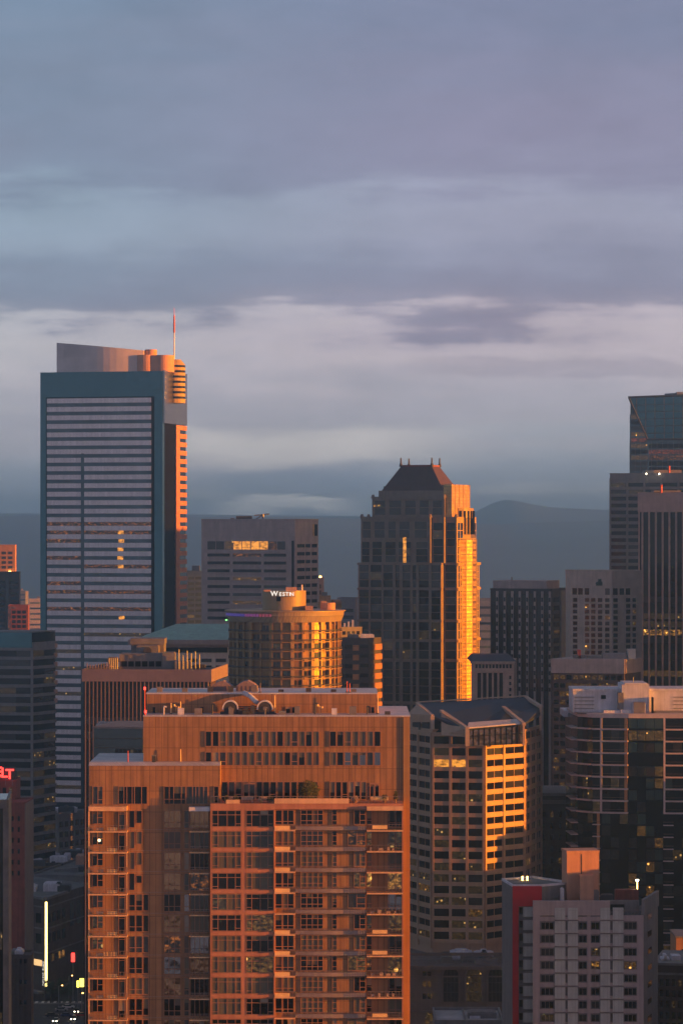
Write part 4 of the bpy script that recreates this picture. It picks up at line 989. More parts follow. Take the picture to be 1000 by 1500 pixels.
# ------------------------------------------------------------------ octagonal office tower
def octagon():
    pts = [(594,972),(633,955),(709,952.6),(767,965),(791.5,987)]
    t, fs = building('office_tower', 'faceted pinkish office tower with a navy gabled roof, one facet blazing orange', pts, 0.1, 34, 'oct_wall', main=1, core='floor_plate')
    w = [P(*p) for p in pts]; zz = lambda y: Z(y, 951)
    zbase = zz(1392)
    tops = [zz(1070), zz(1081), zz(1092), zz(1090)]
    # the body follows the facets
    fp = t.fp
    core = t.mb('wall', 'oct_wall'); core.prism([(p.x,p.y) for p in fp], zbase-8, zz(1094))
    up = t.mb('upper_wall', 'oct_wall')
    up.prism([(p.x,p.y) for p in (w[0], w[1], w[1]+Vector((9,8,0)), w[1]+Vector((9,30,0)), w[0]+Vector((0,30,0)))], zz(1094)-.05, zz(1070))
    fh = 16.9/F*951
    dark = [('glass_black',6),('glass_dim',3),('glass_spark_small',1.8),('glass_dark',3)]
    lowp = [('glass_black',6),('glass_spark_small',4),('glass_dim',3),('glass_spark',1)]
    z1 = zz(1094)
    nf = int((z1-zbase)/fh)
    b = t.mb('pier', 'oct_wall'); sp = t.mb('spandrel', 'oct_wall')
    cfg = [((0,.5,1), 0), ((0,.35,.67,1), 1), ((0,.47,1), 2), ((0,.33,.66,1), 3)]
    for i, f in enumerate(fs):
        cols, _ = cfg[i]; Lf = f.L
        zt = z1 + (fh if i < 2 else 0)
        if i == 0: zt = z1+fh*1.0
        for c in cols:
            x = c*Lf; g_ = .55 if c in (0, 1) else .42
            b.fbox(f, max(0, x-g_), min(Lf, x+g_), zbase, zt+.3, 0, .62)
        for j in range(-1 if i < 2 else 0, nf+1):
            z = z1-j*fh; sp.fbox(f, 0.02, Lf-.02, z-.62, z+.62, 0, .5)
            if j == nf: continue
            for c0, c1 in zip(cols, cols[1:]):
                pool = lowp if j > 7 else dark; m = pick(pool)
                if i == 1 and j == 1 and c0 < .6: m = 'glass_warm'
                if i == 2: m = pick([('glass_dim',2),('glass_black',2)])
                t.win(f, c0*Lf+.48, c1*Lf-.48, z-fh+.62, z-.62, m, d=.06, th=.1, frame=((.5,) if i != 3 else (.5,), (), .22, .16, 'oct_wall') if (i in (0,2,3) or j > 20) else None)
    # cornice and podium
    q = t.mb('base_cornice', 'grey_office')
    # roof
    def RP(px, py, D): return P3(px, py, D)
    roof = t.mb('roof', 'oct_roof'); trim = t.mb('verge', 'oct_trim')
    ridgeL, ridgeR = RP(611,1030.5,985), RP(770,1021.5,985)
    eA = RP(633,1049,960); eB0, eB1 = RP(684,1068,946), RP(767,1061.5,952)
    roof.slab([ridgeL, ridgeR, RP(791,1035,975), RP(791,1046,973), RP(765,1060.8,953), RP(684,1067.6,947), RP(661,1062,952.5), RP(633,1049,960)], (0,.3,-.7))
    roof.slab([ridgeL+Vector((0,.3,-.1)), ridgeR+Vector((0,.3,-.1)), RP(775,1040,1010), RP(606,1045,1010)], (0,-.3,-.7))
    def beam(p, q_, w_=.55, h_=.9): trim.slab([p+Vector((-w_,0,.35)), p+Vector((w_,0,.35)), q_+Vector((w_,0,.35)), q_+Vector((-w_,0,.35))], (0,-.1,-h_))
    beam(ridgeL, eA+Vector((0,-.5,0))); beam(RP(646,1041.5,966), eB0+Vector((0,-.6,.2))); beam(RP(737,1036,972), eB1+Vector((0,-.6,.2))); beam(ridgeR, RP(791.5,1035,974.5))
    trim.tube(ridgeL+Vector((0,0,.4)), ridgeR+Vector((0,0,.4)), .22)
    # end posts catching the sun
    def post(px, ya, yb, D, w_=.6): p = P3(px, ya, D); trim.box(p.x-w_, p.x+w_, p.y-1.4, p.y+.3, Z(yb,D), p.z)
    post(633,1049,1076,957.6); post(684,1068.5,1093,945.6); post(766.5,1062,1092,951.5,.35); post(791,1035,1070,975,.3)
    gb = t.mb('gable', 'oct_wall')
    gb.slab([RP(597,1046,971), RP(611,1031,980), RP(632,1048,957.5), RP(632,1070,957.5), RP(597,1070,971)], (.2,1.2,0))
    gb.slab([RP(646,1043,962), RP(683,1067.5,945.4), RP(683,1080,945.4), RP(646,1077,949)], (.3,1.0,0))
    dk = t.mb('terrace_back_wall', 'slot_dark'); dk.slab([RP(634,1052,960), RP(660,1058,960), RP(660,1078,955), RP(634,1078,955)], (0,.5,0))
    for i in range(2): q = t.part('gable_window', 'glass_dim'); p0, p1 = RP(604+i*14,1058,968.5-i*6), RP(616+i*13,1058,962.8-i*5); q.slab([p0, p1, p1+Vector((0,0,-2.4)), p0+Vector((0,0,-2.4))], (-.1,-.4,0))
    gl = t.mb('penthouse_glass', 'glass_mirror'); gl.slab([RP(685,1068.5,947.5), RP(766,1062,953.5), RP(766,1090,953.5), RP(685,1094,947.5)], (0,.6,0))
    sk = t.mb('skylight', 'glass_teal'); 
    gm = t.mb('glazing_bar', 'slot_dark')
    for i in range(11): 
        k = i/10; D_ = 947.5+6*k; p = RP(685+81*k, 1068.5-6.5*k, D_); gm.box(p.x-.1, p.x+.1, p.y-.35, p.y-.02, Z(1093-3*k, D_), p.z)
    gm.slab([RP(685,1079,947.1), RP(766,1074,953.1), RP(766,1074.6,953.1), RP(685,1079.6,947.1)], (0,.3,0))
    sb = t.mb('eave_strip', 'roof_metal'); sb.slab([RP(686,1060,950.8), RP(764,1054.5,957.5), RP(766,1061,952.6), RP(684.5,1067.8,946.4)], (0,.1,.35))
    q = t.part('parapet', 'oct_wall'); f = fs[3]; q.fbox(f, 0, f.L, zz(1094), Z(1066,975), -.6, .3)
    for k_ in range(3):
        q = t.part('upper_window', 'glass_dim'); q.fbox(f, f.L*(.08+.3*k_), f.L*(.08+.3*k_+.22), Z(1081,972), Z(1071,972), .2, .38)
    # podium roof plant
    t.done(); return zbase
zb = octagon()
def podium():
    D = 930
    t, fs = building('stone_building', 'old stone building with tall arched windows lit from inside, below the faceted tower', [(598,D),(752,D)], Z(1418,D), 70, 'podium_stone')
    f = fs[0]; A = f.a; zt = t.ztop; zz = lambda y: Z(y, D)
    q = t.mb('cornice', 'podium_stone'); q.fbox(f, -1, f.L+1, zt-.5, zt+.6, -70, 1.2); q.fbox(f, -.5, f.L+.5, zz(1404), zz(1400), -6, -5); q.fbox(f, -.6, f.L+.6, zz(1432), zz(1430), -.1, .35)
    q.fbox(f, 0, f.L, zz(1484), zz(1481), -.1, .7)
    for k, px in enumerate((660, 693.5, 726)):
        w = 11; a0, a1 = A(px-w), A(px+w); ac = (a0+a1)/2; r = (a1-a0)/2; zs = zz(1429)
        m = ['glass_dim', 'glass_spark_small', 'glass_dim'][k]
        b = t.part('arched_window', m); pts = [(a0, zz(1468)), (a1, zz(1468))]+[(ac+r*math.cos(an), zs+r*math.sin(an)) for an in [math.pi*i/12 for i in range(13)]]
        n = len(pts); g_ = lambda a, z, d: f.P+f.u*a+f.n*d+Vector((0,0,z))
        b.add([g_(a, z, .06) for a, z in pts]+[g_(a, z, -.2) for a, z in pts], [list(range(n)), [n+i for i in range(n)][::-1]]+[(i,n+i,n+(i+1)%n,(i+1)%n) for i in range(n)])
        fr = t.mb('arch_surround', 'podium_stone')
        for i in range(12):
            t0, t1 = math.pi*i/12, math.pi*(i+1)/12
            q4 = [(ac+rr*math.cos(tt), zs+rr*math.sin(tt)) for rr, tt in ((r,t0),(r+.55,t0),(r+.55,t1),(r,t1))]
            fr.add([g_(a, z, .5) for a, z in q4]+[g_(a, z, -.05) for a, z in q4], BOXF)
        fr.fbox(f, a0-.55, a0, zz(1468), zs, -.05, .5); fr.fbox(f, a1, a1+.55, zz(1468), zs, -.05, .5)
        mb = t.mb('glazing_bar', 'mech_dark')
        for i in range(1, 4): mb.fbox(f, a0+(a1-a0)*i/4-.08, a0+(a1-a0)*i/4+.08, zz(1468), zs+r*.8, .05, .2)
        for y in (1440, 1454): mb.fbox(f, a0, a1, zz(y)-.1, zz(y)+.1, .05, .22)
        o = t.part('roundel', 'podium_stone'); p = f.P+f.u*A(px-17)+Vector((0,0,zz(1414+9))); o.tube(p+f.n*-.1, p+f.n*.4, .9, n=14)
    for (px, y) in ((619,1417+7), (619,1438), (619,1456)):
        for dx in (0, 7): t.win(f, A(px+dx), A(px+dx+5), zz(y+8), zz(y), 'glass_spark' if y == 1438 else 'glass_black', d=0, th=.12)
    rooftop(t, X(665,D+8), D+14, zt+.55, 20, 12, 7, 5, hmax=1.6)
    q = t.part('roof_railing', 'steel')
    for i in range(18): x = X(604+i*7.3,D+5); q.box(x-.06, x+.06, D+5, D+5.1, zt+.5, zt+1.9)
    q.box(X(603,D+5), X(730,D+5), D+5, D+5.1, zt+1.85, zt+1.98)
    t.done()
    # flat roofed block in front with a tree behind it
    D = 820
    t, fs = building('low_building', 'low building with a pale flat roof in front of the arched windows', [(637,D),(737,D)], Z(1489,D+12), 22, 'apt_grey')
    q = t.mb('roof', 'roof_light'); q.fbox(fs[0], .5, fs[0].L-.5, t.ztop-.02, t.ztop+.07, -21.5, -.3); parapet(t, t.fp, t.ztop-.05, .9, m='apt_grey')
    rooftop(t, X(700,D), D+12, t.ztop, 14, 10, 3, 9, hmax=1)
    q = t.part('roof_divider', 'apt_grey'); q.fbox(fs[0], 8, 8.4, t.ztop, t.ztop+.6, -21, -.5); t.done()
podium()

# ------------------------------------------------------------------ dark curved apartment tower on the right
def curved_apts():
    D = 961.0; fl = 17.5/F*D
    pts = [(829,994),(846,969),(868,963.5),(920,961),(971,960.5),(1012,960),(1040,959.5)]
    t, fs = building('apartment_tower', 'dark glass apartment tower with pink balcony slabs and pale rooftop, at the right edge', pts, Z(1052,961), 34, 'glass_black', main=3, core='glass_wall', cat='apartment tower')
    zz = lambda y: Z(y, 961.0); zt = t.ztop
    top = t.mb('roof_slab', 'balcony_pink')
    w = [P(*p) for p in pts]; fp = t.fp
    top.prism([(p.x, p.y-(.9 if i < 7 else 0)) for i, p in enumerate(fp)], zt, zt+1.3)
    def fpx(i): return fs[i]
    # upper storeys: long slabs on facets 2 and 4..5, posts between, dark glass recess between
    for j in range(8):
        z = zt-(j+1)*fl
        for i, (p0, p1) in ((1,(849,868)), (2,(868.2,920)), (4,(971.5,1011.8)), (5,(1012.2,1040))):
            f = fs[i]; q = t.part('balcony', 'balcony_pink'); q.fbox(f, max(0,f.a(p0)), min(f.L, f.a(p1)), z, z+.42, 0, 1.9 if i != 1 else 1.6)
    rl = t.mb('balcony_rail', 'rail')
    post = t.mb('post', 'balcony_pink'); zl = zt-8*fl
    for i, px in ((2,881),(4,972)): f = fs[i]; a = max(.3, f.a(px)); post.fbox(f, a-.3, a+.3, zl, zt, 1.2, 1.75)
    for j in range(34):
        z = zt-(j+1)*fl
        if z < 4: break
        f = fs[0]
        q = t.part('balcony', 'balcony_pink'); q.fbox(f, f.L*.55, f.L+.4, z, z+.35, 0, 2.2)
        for i in range(len(fs)):
            f = fs[i]; n = max(1, int(round(f.L/2.7)))
            for k in range(n):
                if i == 3: m = pick([('glass_green',4),('glass_black',5),('glass_dim',3),('glass_spark',2 if j > 6 else .5)])
                else: m = pick([('glass_black',8),('glass_dim',3),('glass_spark_small',.9),('glass_green',.4)])
                if j == 0 and i == 3: m = 'glass_green'
                if j == 1 and i == 3: m = 'glass_spark'
                t.win(f, f.L*k/n+.08, f.L*(k+1)/n-.08, z+.45, z+fl-.2, m, d=.06, th=.1, name='window')
        if j >= 8:
            for i, (p0, p1) in ((2,(850,879)), (3,(905,922)), (4,(968,986)), (5,(1000,1012))):
                f = fs[i]; q = t.mb('lower_balcony', 'balcony_pink'); a0, a1 = max(0, f.a(p0)), min(f.L, f.a(p1))
                if a1-a0 < .5: continue
                q.fbox(f, a0, a1, z, z+.25, 0, 1.4); rl.fbox(f, a0, a1, z+1.15, z+1.22, 1.3, 1.37)
        if j < 8:
            for i in (2, 4): f = fs[i]; rl.fbox(f, 0, f.L, z+1.3, z+1.36, 1.75, 1.82)
    br = t.mb('brick_panel', 'orange_wall')
    f = fs[2]; br.fbox(f, f.a(874), f.a(878), 0, zl-.1, .1, .4); br.fbox(f, f.L-1.2, f.L-.3, zl, zt, .1, .35)
    # plant storey on the roof
    z0 = zt+1.25; q = t.mb('plant_storey', 'mech_white')
    q.box(X(839,969), X(1040,969), 969, 987, z0, Z(1011,969)); q.box(X(838.4,968.6), X(1041,969), 968.6, 987.3, Z(1012.5,969), Z(1009.5,969)+.05)
    d = t.part('plant_box', 'mech_white'); d.box(X(911,965), X(951,965), 966, 981, z0, Z(1003,965)); d.box(X(915,965), X(948,965), 965.8, 981.2, Z(1003,965)-.02, Z(1001,965))
    for (p0, p1, ya, yb, dd, m) in ((884,908,1041,1052,965,'mech_white'),(909,925,1040,1052,964.6,'mech_white'),(926,945,1030,1053,964,'mech_white'),(928,944,1029,1031,963.8,'mech_grey'),(905,913,1015,1040,965.5,'mech_grey'),(958,1000,1042,1052,965,'mech_grey'),(845,870,1046,1052,965,'mech_dark'),(955,957,1022,1050,964,'slot_dark')):
        q = t.part('roof_unit', m); q.box(X(p0,dd), X(p1,dd), dd, dd+3, z0, Z(ya,dd))
    lv = t.mb('louvre', 'mech_grey')
    for k in range(5): lv.box(X(841,968.9), X(870,968.9), 968.75, 968.99, Z(1022+k*5.5,968.9), Z(1021+k*5.5,968.9)); lv.box(X(986,968.9), X(1020,968.9), 968.75, 968.99, Z(1022+k*5.5,968.9), Z(1021+k*5.5,968.9))
    q = t.part('vent_window', 'slot_dark'); q.box(X(880,968.9), X(887,968.9), 968.7, 968.97, Z(1024,969), Z(1018.5,969))
    q = t.part('corner_ledge', 'mech_white'); q.box(X(824,993), X(838,993), 989, 1006, zt-1.4, Z(1040,993))
    q = t.part('roof_mast', 'steel'); q.tube((X(927,971),971,Z(1001,965)), (X(927,971),971,Z(992,971)), .12)
    t.done()
curved_apts()

# ------------------------------------------------------------------ grey-pink apartment block low on the right
def low_apts():
    D = 700.0; zz = lambda y: Z(y, D); fl = 19.3/F*D
    # red-framed wing
    t, (e, f) = building('apartment_building', 'narrow grey apartment wing with a tall dark red frame, low on the right', [(735,D+10),(750,D-2),(793,D-2)], Z(1300,D-2), 9, 'apt_grey', main=1, cat='apartment block')
    zt = t.ztop; A = f.a
    q = t.mb('red_frame', 'apt_red'); q.fbox(f, 0.05, f.L, zz(1326), zt+.25, 0, .8); q.fbox(f, .05, A(759), 0, zz(1326), 0, .8); 
    q = t.mb('roof', 'roof_grey'); q.prism([(p.x,p.y) for p in t.fp], zt, zt+.12); parapet(t, t.fp, zt+.1, .5, th=.3, m='mech_white')
    for j in range(9):
        z = zz(1326)-j*fl
        q = t.part('wall_panel', 'apt_panel'); q.fbox(f, A(766), A(780), z-fl+.6, z-.15, 0, .5)
        t.win(f, A(760.5), A(765), z-1.9, z-.4, 'glass_black', d=.06); t.win(f, A(781.5), A(789), z-1.9, z-.4, 'glass_dim', d=.06)
        sl = t.mb('slab_edge', 'apt_grey'); sl.fbox(f, A(759.2), f.L, z-.14, z+.1, 0, .62)
    q = t.part('roof_lamp', 'lamp_amber'); q.cyl(X(765,D+10), D+10, zt, zt+1.1, .2, n=6); q = t.part('roof_lamp', 'lamp_amber'); q.cyl(X(772,D+10), D+10, zt, zt+1.1, .18, n=6)
    t.done()
    # main block
    D2 = D-8; zz = lambda y: Z(y, D2)
    t, (f, g) = building('apartment_building', 'grey and pink apartment block with pale panels and an orange lift tower, bottom right', [(780,D2),(942,D2),(963,D2+17)], zz(1341), None, 'apt_grey', cat='apartment block')
    A = f.a; zt = t.ztop
    w = t.mb('front_wall', 'apt_pink')
    zp = zz(1320)
    w.fbox(f, 0, A(893), zt-.05, zp, -.6, .35); 
    rf = t.mb('roof', 'roof_dark'); rf.prism([(p.x,p.y) for p in t.fp], zt, zt+.1)
    sp = t.mb('side_parapet', 'apt_grey'); sp.fbox(g, 0, g.L, zt, zz(1318), -.4, .3)
    w.fbox(f, A(893)+.02, f.L, zz(1350)-.0, zz(1341)-.05, -.4, .33); 
    bands = [(780,790.5),(811.5,846.5),(859.5,865),(878,913),(932.5,942)]
    y0 = 1330
    for (p0, p1) in ((780,790.5),(859.5,864.5),(932.5,942)): w.fbox(f, A(p0) if p0 > 780 else 0, min(f.L, A(p1)), 0, zt-.06, 0, .35)
    for j in range(12):
        yt = y0+j*19.3; z = zz(yt)
        w.fbox(f, .02, f.L-.02, zz(yt+19.3+.5), zz(yt+13.2), 0, .28)
        for i, (p0, p1) in enumerate(((791.5,811),(846.8,859.5),(865.2,878),(913.2,932.2))):
            if j == 0 and i > 1: continue
            m = pick([('glass_black',6),('glass_dim',5),('glass_spark_small',1.4),('glass_blind',1)])
            if (j, i) == (0, 0): m = 'glass_spark'
            if (j, i) == (4, 2): m = 'glass_lit'
            if (j, i) == (4, 3): m = 'glass_spark'
            t.win(f, A(p0)+.08, A(p1)-.08, zz(yt+12.6), zz(yt+2), m, d=.06, frame=((.33,.66) if p1-p0 > 15 else (.5,), (), .12, .09, 'apt_grey'))
        for (p0, p1) in ((812,827.5),(831,846),(878.6,893),(897,912.6)):
            q = t.part('wall_panel', 'apt_panel'); q.fbox(f, A(p0), A(p1), zz(yt+17.2), z+.0, 0, .45)
        sl = t.part('sill_line', 'apt_grey'); sl.fbox(f, A(812), A(847), zz(yt+19.2), zz(yt+18.3), 0, .62); sl = t.part('sill_line', 'apt_grey'); sl.fbox(f, A(878), A(913), zz(yt+19.2), zz(yt+18.3), 0, .62)
    # terrace recess at the top right
    q = t.mb('terrace_wall', 'apt_grey'); q.fbox(f, A(893), A(938), zt+.1, zz(1322), -4, -3.4)
    q = t.part('terrace_window', 'glass_black'); q.fbox(f, A(887), A(916), zz(1338), zz(1328), -3.4, -3.2)
    for i in range(10): q = t.mb('terrace_rail', 'rail'); q.fbox(f, A(894+i*5), A(894.4+i*5), zt, zt+1.1, -.1, 0)
    q = t.mb('terrace_rail', 'rail'); q.fbox(f, A(894), A(940), zt+1.1, zt+1.18, -.12, .02)
    for j in range(8): t.win(g, g.L*.3, g.L*.55, Z(1353+j*25,D2), Z(1345+j*25,D2), 'glass_black', d=.03)
    # lift tower
    q = t.mb('lift_tower', 'penthouse_wall'); fl_ = Face(P(830,D), P(877,D+.9)); q.fbox(fl_, 0, fl_.L, zt-.1, Z(1250,D), -6, 0); q.fbox(fl_, -.12, fl_.L+.12, Z(1250,D)-.02, Z(1247.5,D)+.1, -6.2, .15)
    q.box(X(848,D), X(868,D), D-2.6, D+1, zt-.1, Z(1281,D)); q = t.part('joint', 'mech_dark'); q.fbox(fl_, fl_.a(850.6), fl_.a(852), Z(1281,D), Z(1252,D), -.1, .05)
    for (p0, p1, ya, dd, m) in ((796,806,1305,D+2,'mech_grey'),(808,818,1297,D+4,'mech_white'),(815,828,1308,D+3,'mech_dark'),(821,826,1303,D-3,'mech_white'),(880,898,1312,D+4,'mech_dark'),(868,877,1306,D-1,'mech_grey'),(901,935,1305,D+10,'red_brick')):
        q = t.part('roof_unit', m); q.box(X(p0,dd), X(p1,dd), dd, dd+2.4, zt-.05, Z(ya,dd)); q.box(X(p0,dd)+.2, X(p1,dd)-.2, dd+.2, dd+2.2, Z(ya,dd)-.01, Z(ya,dd)+.15)
    for i in range(4): q = t.part('pipe', 'steel'); x = X(798+i*6,D); q.tube((x,D,zt), (x,D,zt+2+i*.5), .1); q.tube((x,D,zt+2+i*.5), (x+1,D,zt+2+i*.5), .1)
    q = t.part('roof_lamp', 'lamp_amber'); q.cyl(X(933,D+14), D+14, zt, Z(1291,D+14), .12, n=6); q = t.part('roof_lamp', 'lamp_white'); q.cyl(X(933,D+14), D+14, Z(1291,D+14), Z(1289,D+14), .35, n=8)
    t.done()
    # brown building at the corner
    D3 = 730
    t, fs = building('brick_building', 'dark brown brick building with pale rooftop units in the bottom right corner', [(957,D3),(1015,D3-2)], Z(1412,D3), 22, 'dark_brick')
    f = fs[0]
    q = t.mb('cornice', 'mech_grey'); q.fbox(f, -.3, f.L+.3, t.ztop-.3, t.ztop+.3, -22, .5); q.fbox(f, -.2, f.L+.2, Z(1428,D3), Z(1425,D3), 0, .3)
    for j in range(5):
        for i in range(5): t.win(f, f.a(966+i*9), f.a(971+i*9), Z(1444+j*16,D3), Z(1434+j*16,D3), pick([('glass_black',6),('glass_spark_small',1)]), d=0, th=.14)
    for (p0, p1, y) in ((968,980,1404),(983,996,1400),(972,976,1399)): q = t.part('roof_unit', 'mech_white'); q.box(X(p0,D3+4), X(p1,D3+4), D3+3, D3+7, t.ztop+.25, Z(y,D3+4))
    t.done()
    t, fs = building('brick_building', 'orange-brown brick stair block at the right edge above the pale rooftop units', [(990,790),(1030,790)], Z(1374,790), 14, 'orange_wall')
    q = t.mb('coping', 'mech_grey'); q.fbox(fs[0], -.2, fs[0].L+.2, t.ztop-.05, t.ztop+.35, -14, .2); t.win(fs[0], 1.5, 2.6, t.ztop-5, t.ztop-3, 'glass_black', d=0, th=.14); t.done()
low_apts()
# ------------------------------------------------------------------ left side
def left_side():
    # orange topped slab and its dark neighbours
    D = 1900
    t, fs = building('office_tower', 'far orange-brown block top with a lamp on its roof at the left edge', [(-40,D),(22,D),(24,D+20)], Z(800,D), None, 'orange_wall'); f = fs[0]
    for j in range(4): 
        for i in range(6): t.win(f, 2+i*4, 4.6+i*4, Z(812+j*7,D), Z(808+j*7,D), 'glass_dim', d=0, th=.2)
    q = t.part('roof_lamp', 'lamp_amber'); q.cyl(X(14,D-2), D-1, Z(839,D), Z(836.5,D), .8, n=8); parapet(t, t.fp, t.ztop, .8, m='orange_wall'); t.done()
    D = 1750
    t, fs = building('office_tower', 'dark brown slab with a dim vertical stripe below the far orange block, left edge', [(-40,D),(28,D),(30,D+20)], Z(840,D), None, 'dark_brick'); f = fs[0]
    q = t.part('glass_strip', 'glass_dim'); q.fbox(f, f.a(9), f.a(13), 0, t.ztop-2, 0, .3)
    for j in range(12): 
        t.win(f, f.a(15), f.a(26), Z(855+j*8,D), Z(851+j*8,D), 'glass_black', d=0, th=.2); t.win(f, f.a(-20), f.a(7), Z(855+j*8,D), Z(851+j*8,D), 'glass_black', d=0, th=.2)
    parapet(t, t.fp, t.ztop, .8, m='dark_brick'); t.done()
    D = 1650
    t, fs = building('office_building', 'small red-lit block with a glowing left edge beside the tallest left tower', [(12,D),(41,D),(43,D+12)], Z(888,D), None, 'red_brick'); f = fs[0]
    q = t.part('lit_corner', 'glass_red_glow'); q.fbox(f, f.a(12.3), f.a(16), 0, t.ztop-.5, 0, .4); q = t.part('lit_cornice', 'glass_red_glow'); q.fbox(f, f.a(16), f.a(24), t.ztop-1.4, t.ztop-.2, 0, .4)
    for j in range(8): 
        for i in range(3): t.win(f, f.a(18+i*7.5), f.a(23+i*7.5), Z(899+j*7,D), Z(894.5+j*7,D), 'glass_black', d=0, th=.2)
    parapet(t, t.fp, t.ztop, .6, m='red_brick'); t.done()
    # dark banded block
    D = 1250
    t, (e, f, g) = building('office_building', 'dark banded office block with a teal glass top storey at the left edge', [(-60,D+8),(0,D+2),(47,D),(81,D+16)], Z(927,D), None, 'glass_black', main=1, core='glass_wall')
    zt = t.ztop; zz = lambda y: Z(y,D)
    tp = t.mb('top_glass', 'glass_teal')
    for q_ in (e, f): tp.fbox(q_, 0 if q_ is e else .01, q_.L-.02, zz(949), zt+.1, 0, .5)
    sp = t.mb('spandrel', 'grey_office')
    cg = t.mb('corner_pier', 'grey_office'); cg.fbox(f, f.a(45.5), f.L+.55, 0, zz(950), 0, .75); cg.fbox(g, 0, g.L, zz(949), zz(941), 0, .62); 
    for j in range(24):
        y = 949+j*13.6
        for q_ in (e, f, g):
            sp.fbox(q_, 0, q_.L-(.0 if q_ is g else .3), zz(y+4.2), zz(y-.4) if j else zz(949), 0, .62)
            for k in range(2): t.win(q_, q_.L*k/2+.1, q_.L*(k+1)/2-.1, zz(y+13), zz(y+4.4), pick([('glass_black',6),('glass_dim',3),('glass_spark_small',2.5)]), d=.06, th=.1)
    ed = t.mb('end_post', 'penthouse_wall')
    for j in range(7): ed.fbox(g, g.L-1.4, g.L+.25, zz(951+j*13.6), zz(951+j*13.6-6), -.1, .95)
    q = t.mb('roof_edge', 'grey_office'); q.prism([(p.x,p.y) for p in t.fp], zt+.1, zt+.5)
    t.done()
    # block behind the hotel sign
    D = 1020
    t, fs = building('hotel_building', 'dim reddish-brown upper storeys behind the glowing red sign letters', [(-60,D),(24,D),(30,D+14)], Z(1146,D), None, 'red_brick'); f = fs[0]
    q = t.part('upper_storey', 'dark_brick'); q.box(X(-50,D), X(17,D), D+2, D+12, t.ztop-.1, Z(1128,D))
    parapet(t, t.fp, t.ztop, .7, m='red_brick')
    for i in range(8): t.win(f, f.a(-50+i*9), f.a(-45+i*9), Z(1163,D), Z(1154,D), pick([('glass_warm',1),('glass_spark',2),('glass_black',2)]), d=0, th=.14)
    t.done()
    s = Thing('hotel_sign', 'red neon capital letters ending in ELT above the brick hotel, left edge', 'neon sign', Vector((X(-13,D-1), D-1.5, Z(1141,D-1))))
    k = 1018.5/F; word = 'ROOSEVELT'; right = 20.0
    for ch, px, yb in zip(reversed(word), (14.2, 6.2, -2, -10.5, -19, -27, -35.5, -44.5, -53), (1141, 1139, 1137.5, 1136, 1134.5, 1133, 1131.5, 1130, 1128.5)):
        o = bpy.data.objects.new('letter', text_mesh(ch, 17*k*1.18, 'neon_red', .08)); col.objects.link(o); o.parent = s.o; o.rotation_euler = (R(90),0,0)
        p = Vector((X(px,D-1.5), D-1.5, Z(yb,D-1.5))) - s.o.location; o.location = p
    b = s.mb('sign_frame', 'steel'); b.tube((X(-58,D-1),D-1,Z(1127.5,D)-.3), (X(19,D-1),D-1,Z(1141.5,D)-.3), .12)
    for i in range(8): x = X(-52+i*10,D-1); b.tube((x,D-1,Z(1146,D)-1), (x,D-1,Z(1129+i*1.9,D)), .1)
    s.done()
    # brick slab under the sign and its grey side
    D = 1003
    t, (f, g) = building('brick_building', 'tall rusty red brick slab with a grey edge near the bottom left', [(8,D),(36,D),(48,D+18)], Z(1178,D), None, 'red_brick')
    q = t.mb('side_wall', 'grey_office'); q.fbox(g, .3, g.L, 0, t.ztop-.05, 0, .3); parapet(t, t.fp, t.ztop, .5, m='red_brick')
    for j in range(6): 
        for i in range(2): t.win(f, f.a(17+i*9), f.a(20+i*9), Z(1203+j*16,D), Z(1196+j*16,D), 'glass_black', d=0, th=.12)
    t.done()
    # near dark tower with a grey frame
    D = 520
    t, (f, g) = building('office_tower', 'near black glass tower with a grey metal frame in the bottom left corner', [(-60,D),(9,D),(13.5,D+18)], Z(1176,D), None, 'glass_black', core='glass_wall')
    fr = t.mb('frame', 'mech_grey'); zt = t.ztop
    fr.fbox(f, -.1, f.L+.1, zt-1.0, zt+.5, -.2, .35); fr.fbox(f, f.L-.5, f.L+.45, 0, zt-1.02, -.2, .33); fr.fbox(g, .4, g.L+.2, 0, zt+.45, 0, .4)
    for j in range(22):
        for i in range(4):
            z = zt-1.5-j*3.4
            if z-3 > 0: t.win(f, f.L-.6-(i+1)*1.9, f.L-.7-i*1.9, z-3, z, pick([('glass_black',7),('glass_spark',1.2),('glass_spark_small',1.5)]), d=.05)
    t.done()
    # grey slab and low block in the middle distance
    D = 1330
    t, (f, g) = building('office_building', 'dim grey block with a plain left wall, below the tallest tower', [(70,D),(86,D-2),(140,D+20)], Z(1196,D), None, 'grey_office')
    parapet(t, t.fp, t.ztop, .8, m='grey_office')
    for j in range(3):
        for i in range(7): t.win(g, g.L*(i+.15)/7, g.L*(i+.75)/7, Z(1212+j*15,D), Z(1204+j*15,D), 'glass_black', d=0, th=.14)
    rooftop(t, X(105,D+20), D+18, t.ztop, 14, 10, 5, 21, hmax=2); t.done()
    # wide low roof with clutter
    D = 1200
    t, fs = building('low_building', 'wide low building with a cluttered grey roof behind the brown corner building', [(44,D),(140,D-6)], Z(1284,D), 110, 'grey_office'); f = fs[0]
    q = t.mb('roof', 'roof_grey'); q.fbox(f, .5, f.L-.5, t.ztop-.02, t.ztop+.08, -109, -.5); parapet(t, t.fp, t.ztop-.05, .9, m='apt_grey')
    for i in range(5): t.win(f, 2+i*5, 5+i*5, t.ztop-5, t.ztop-2.5, 'glass_black', d=0, th=.12)
    rooftop(t, X(85,D+45), D+45, t.ztop, 24, 80, 16, 31, hmax=1.8)
    q = t.part('sunlit_stair_house', 'penthouse_wall'); q.box(X(111,D+40), X(128,D+40), D+40, D+50, t.ztop, t.ztop+3.6)
    t.done()
    # building with the lit vertical strip
    D = 1105
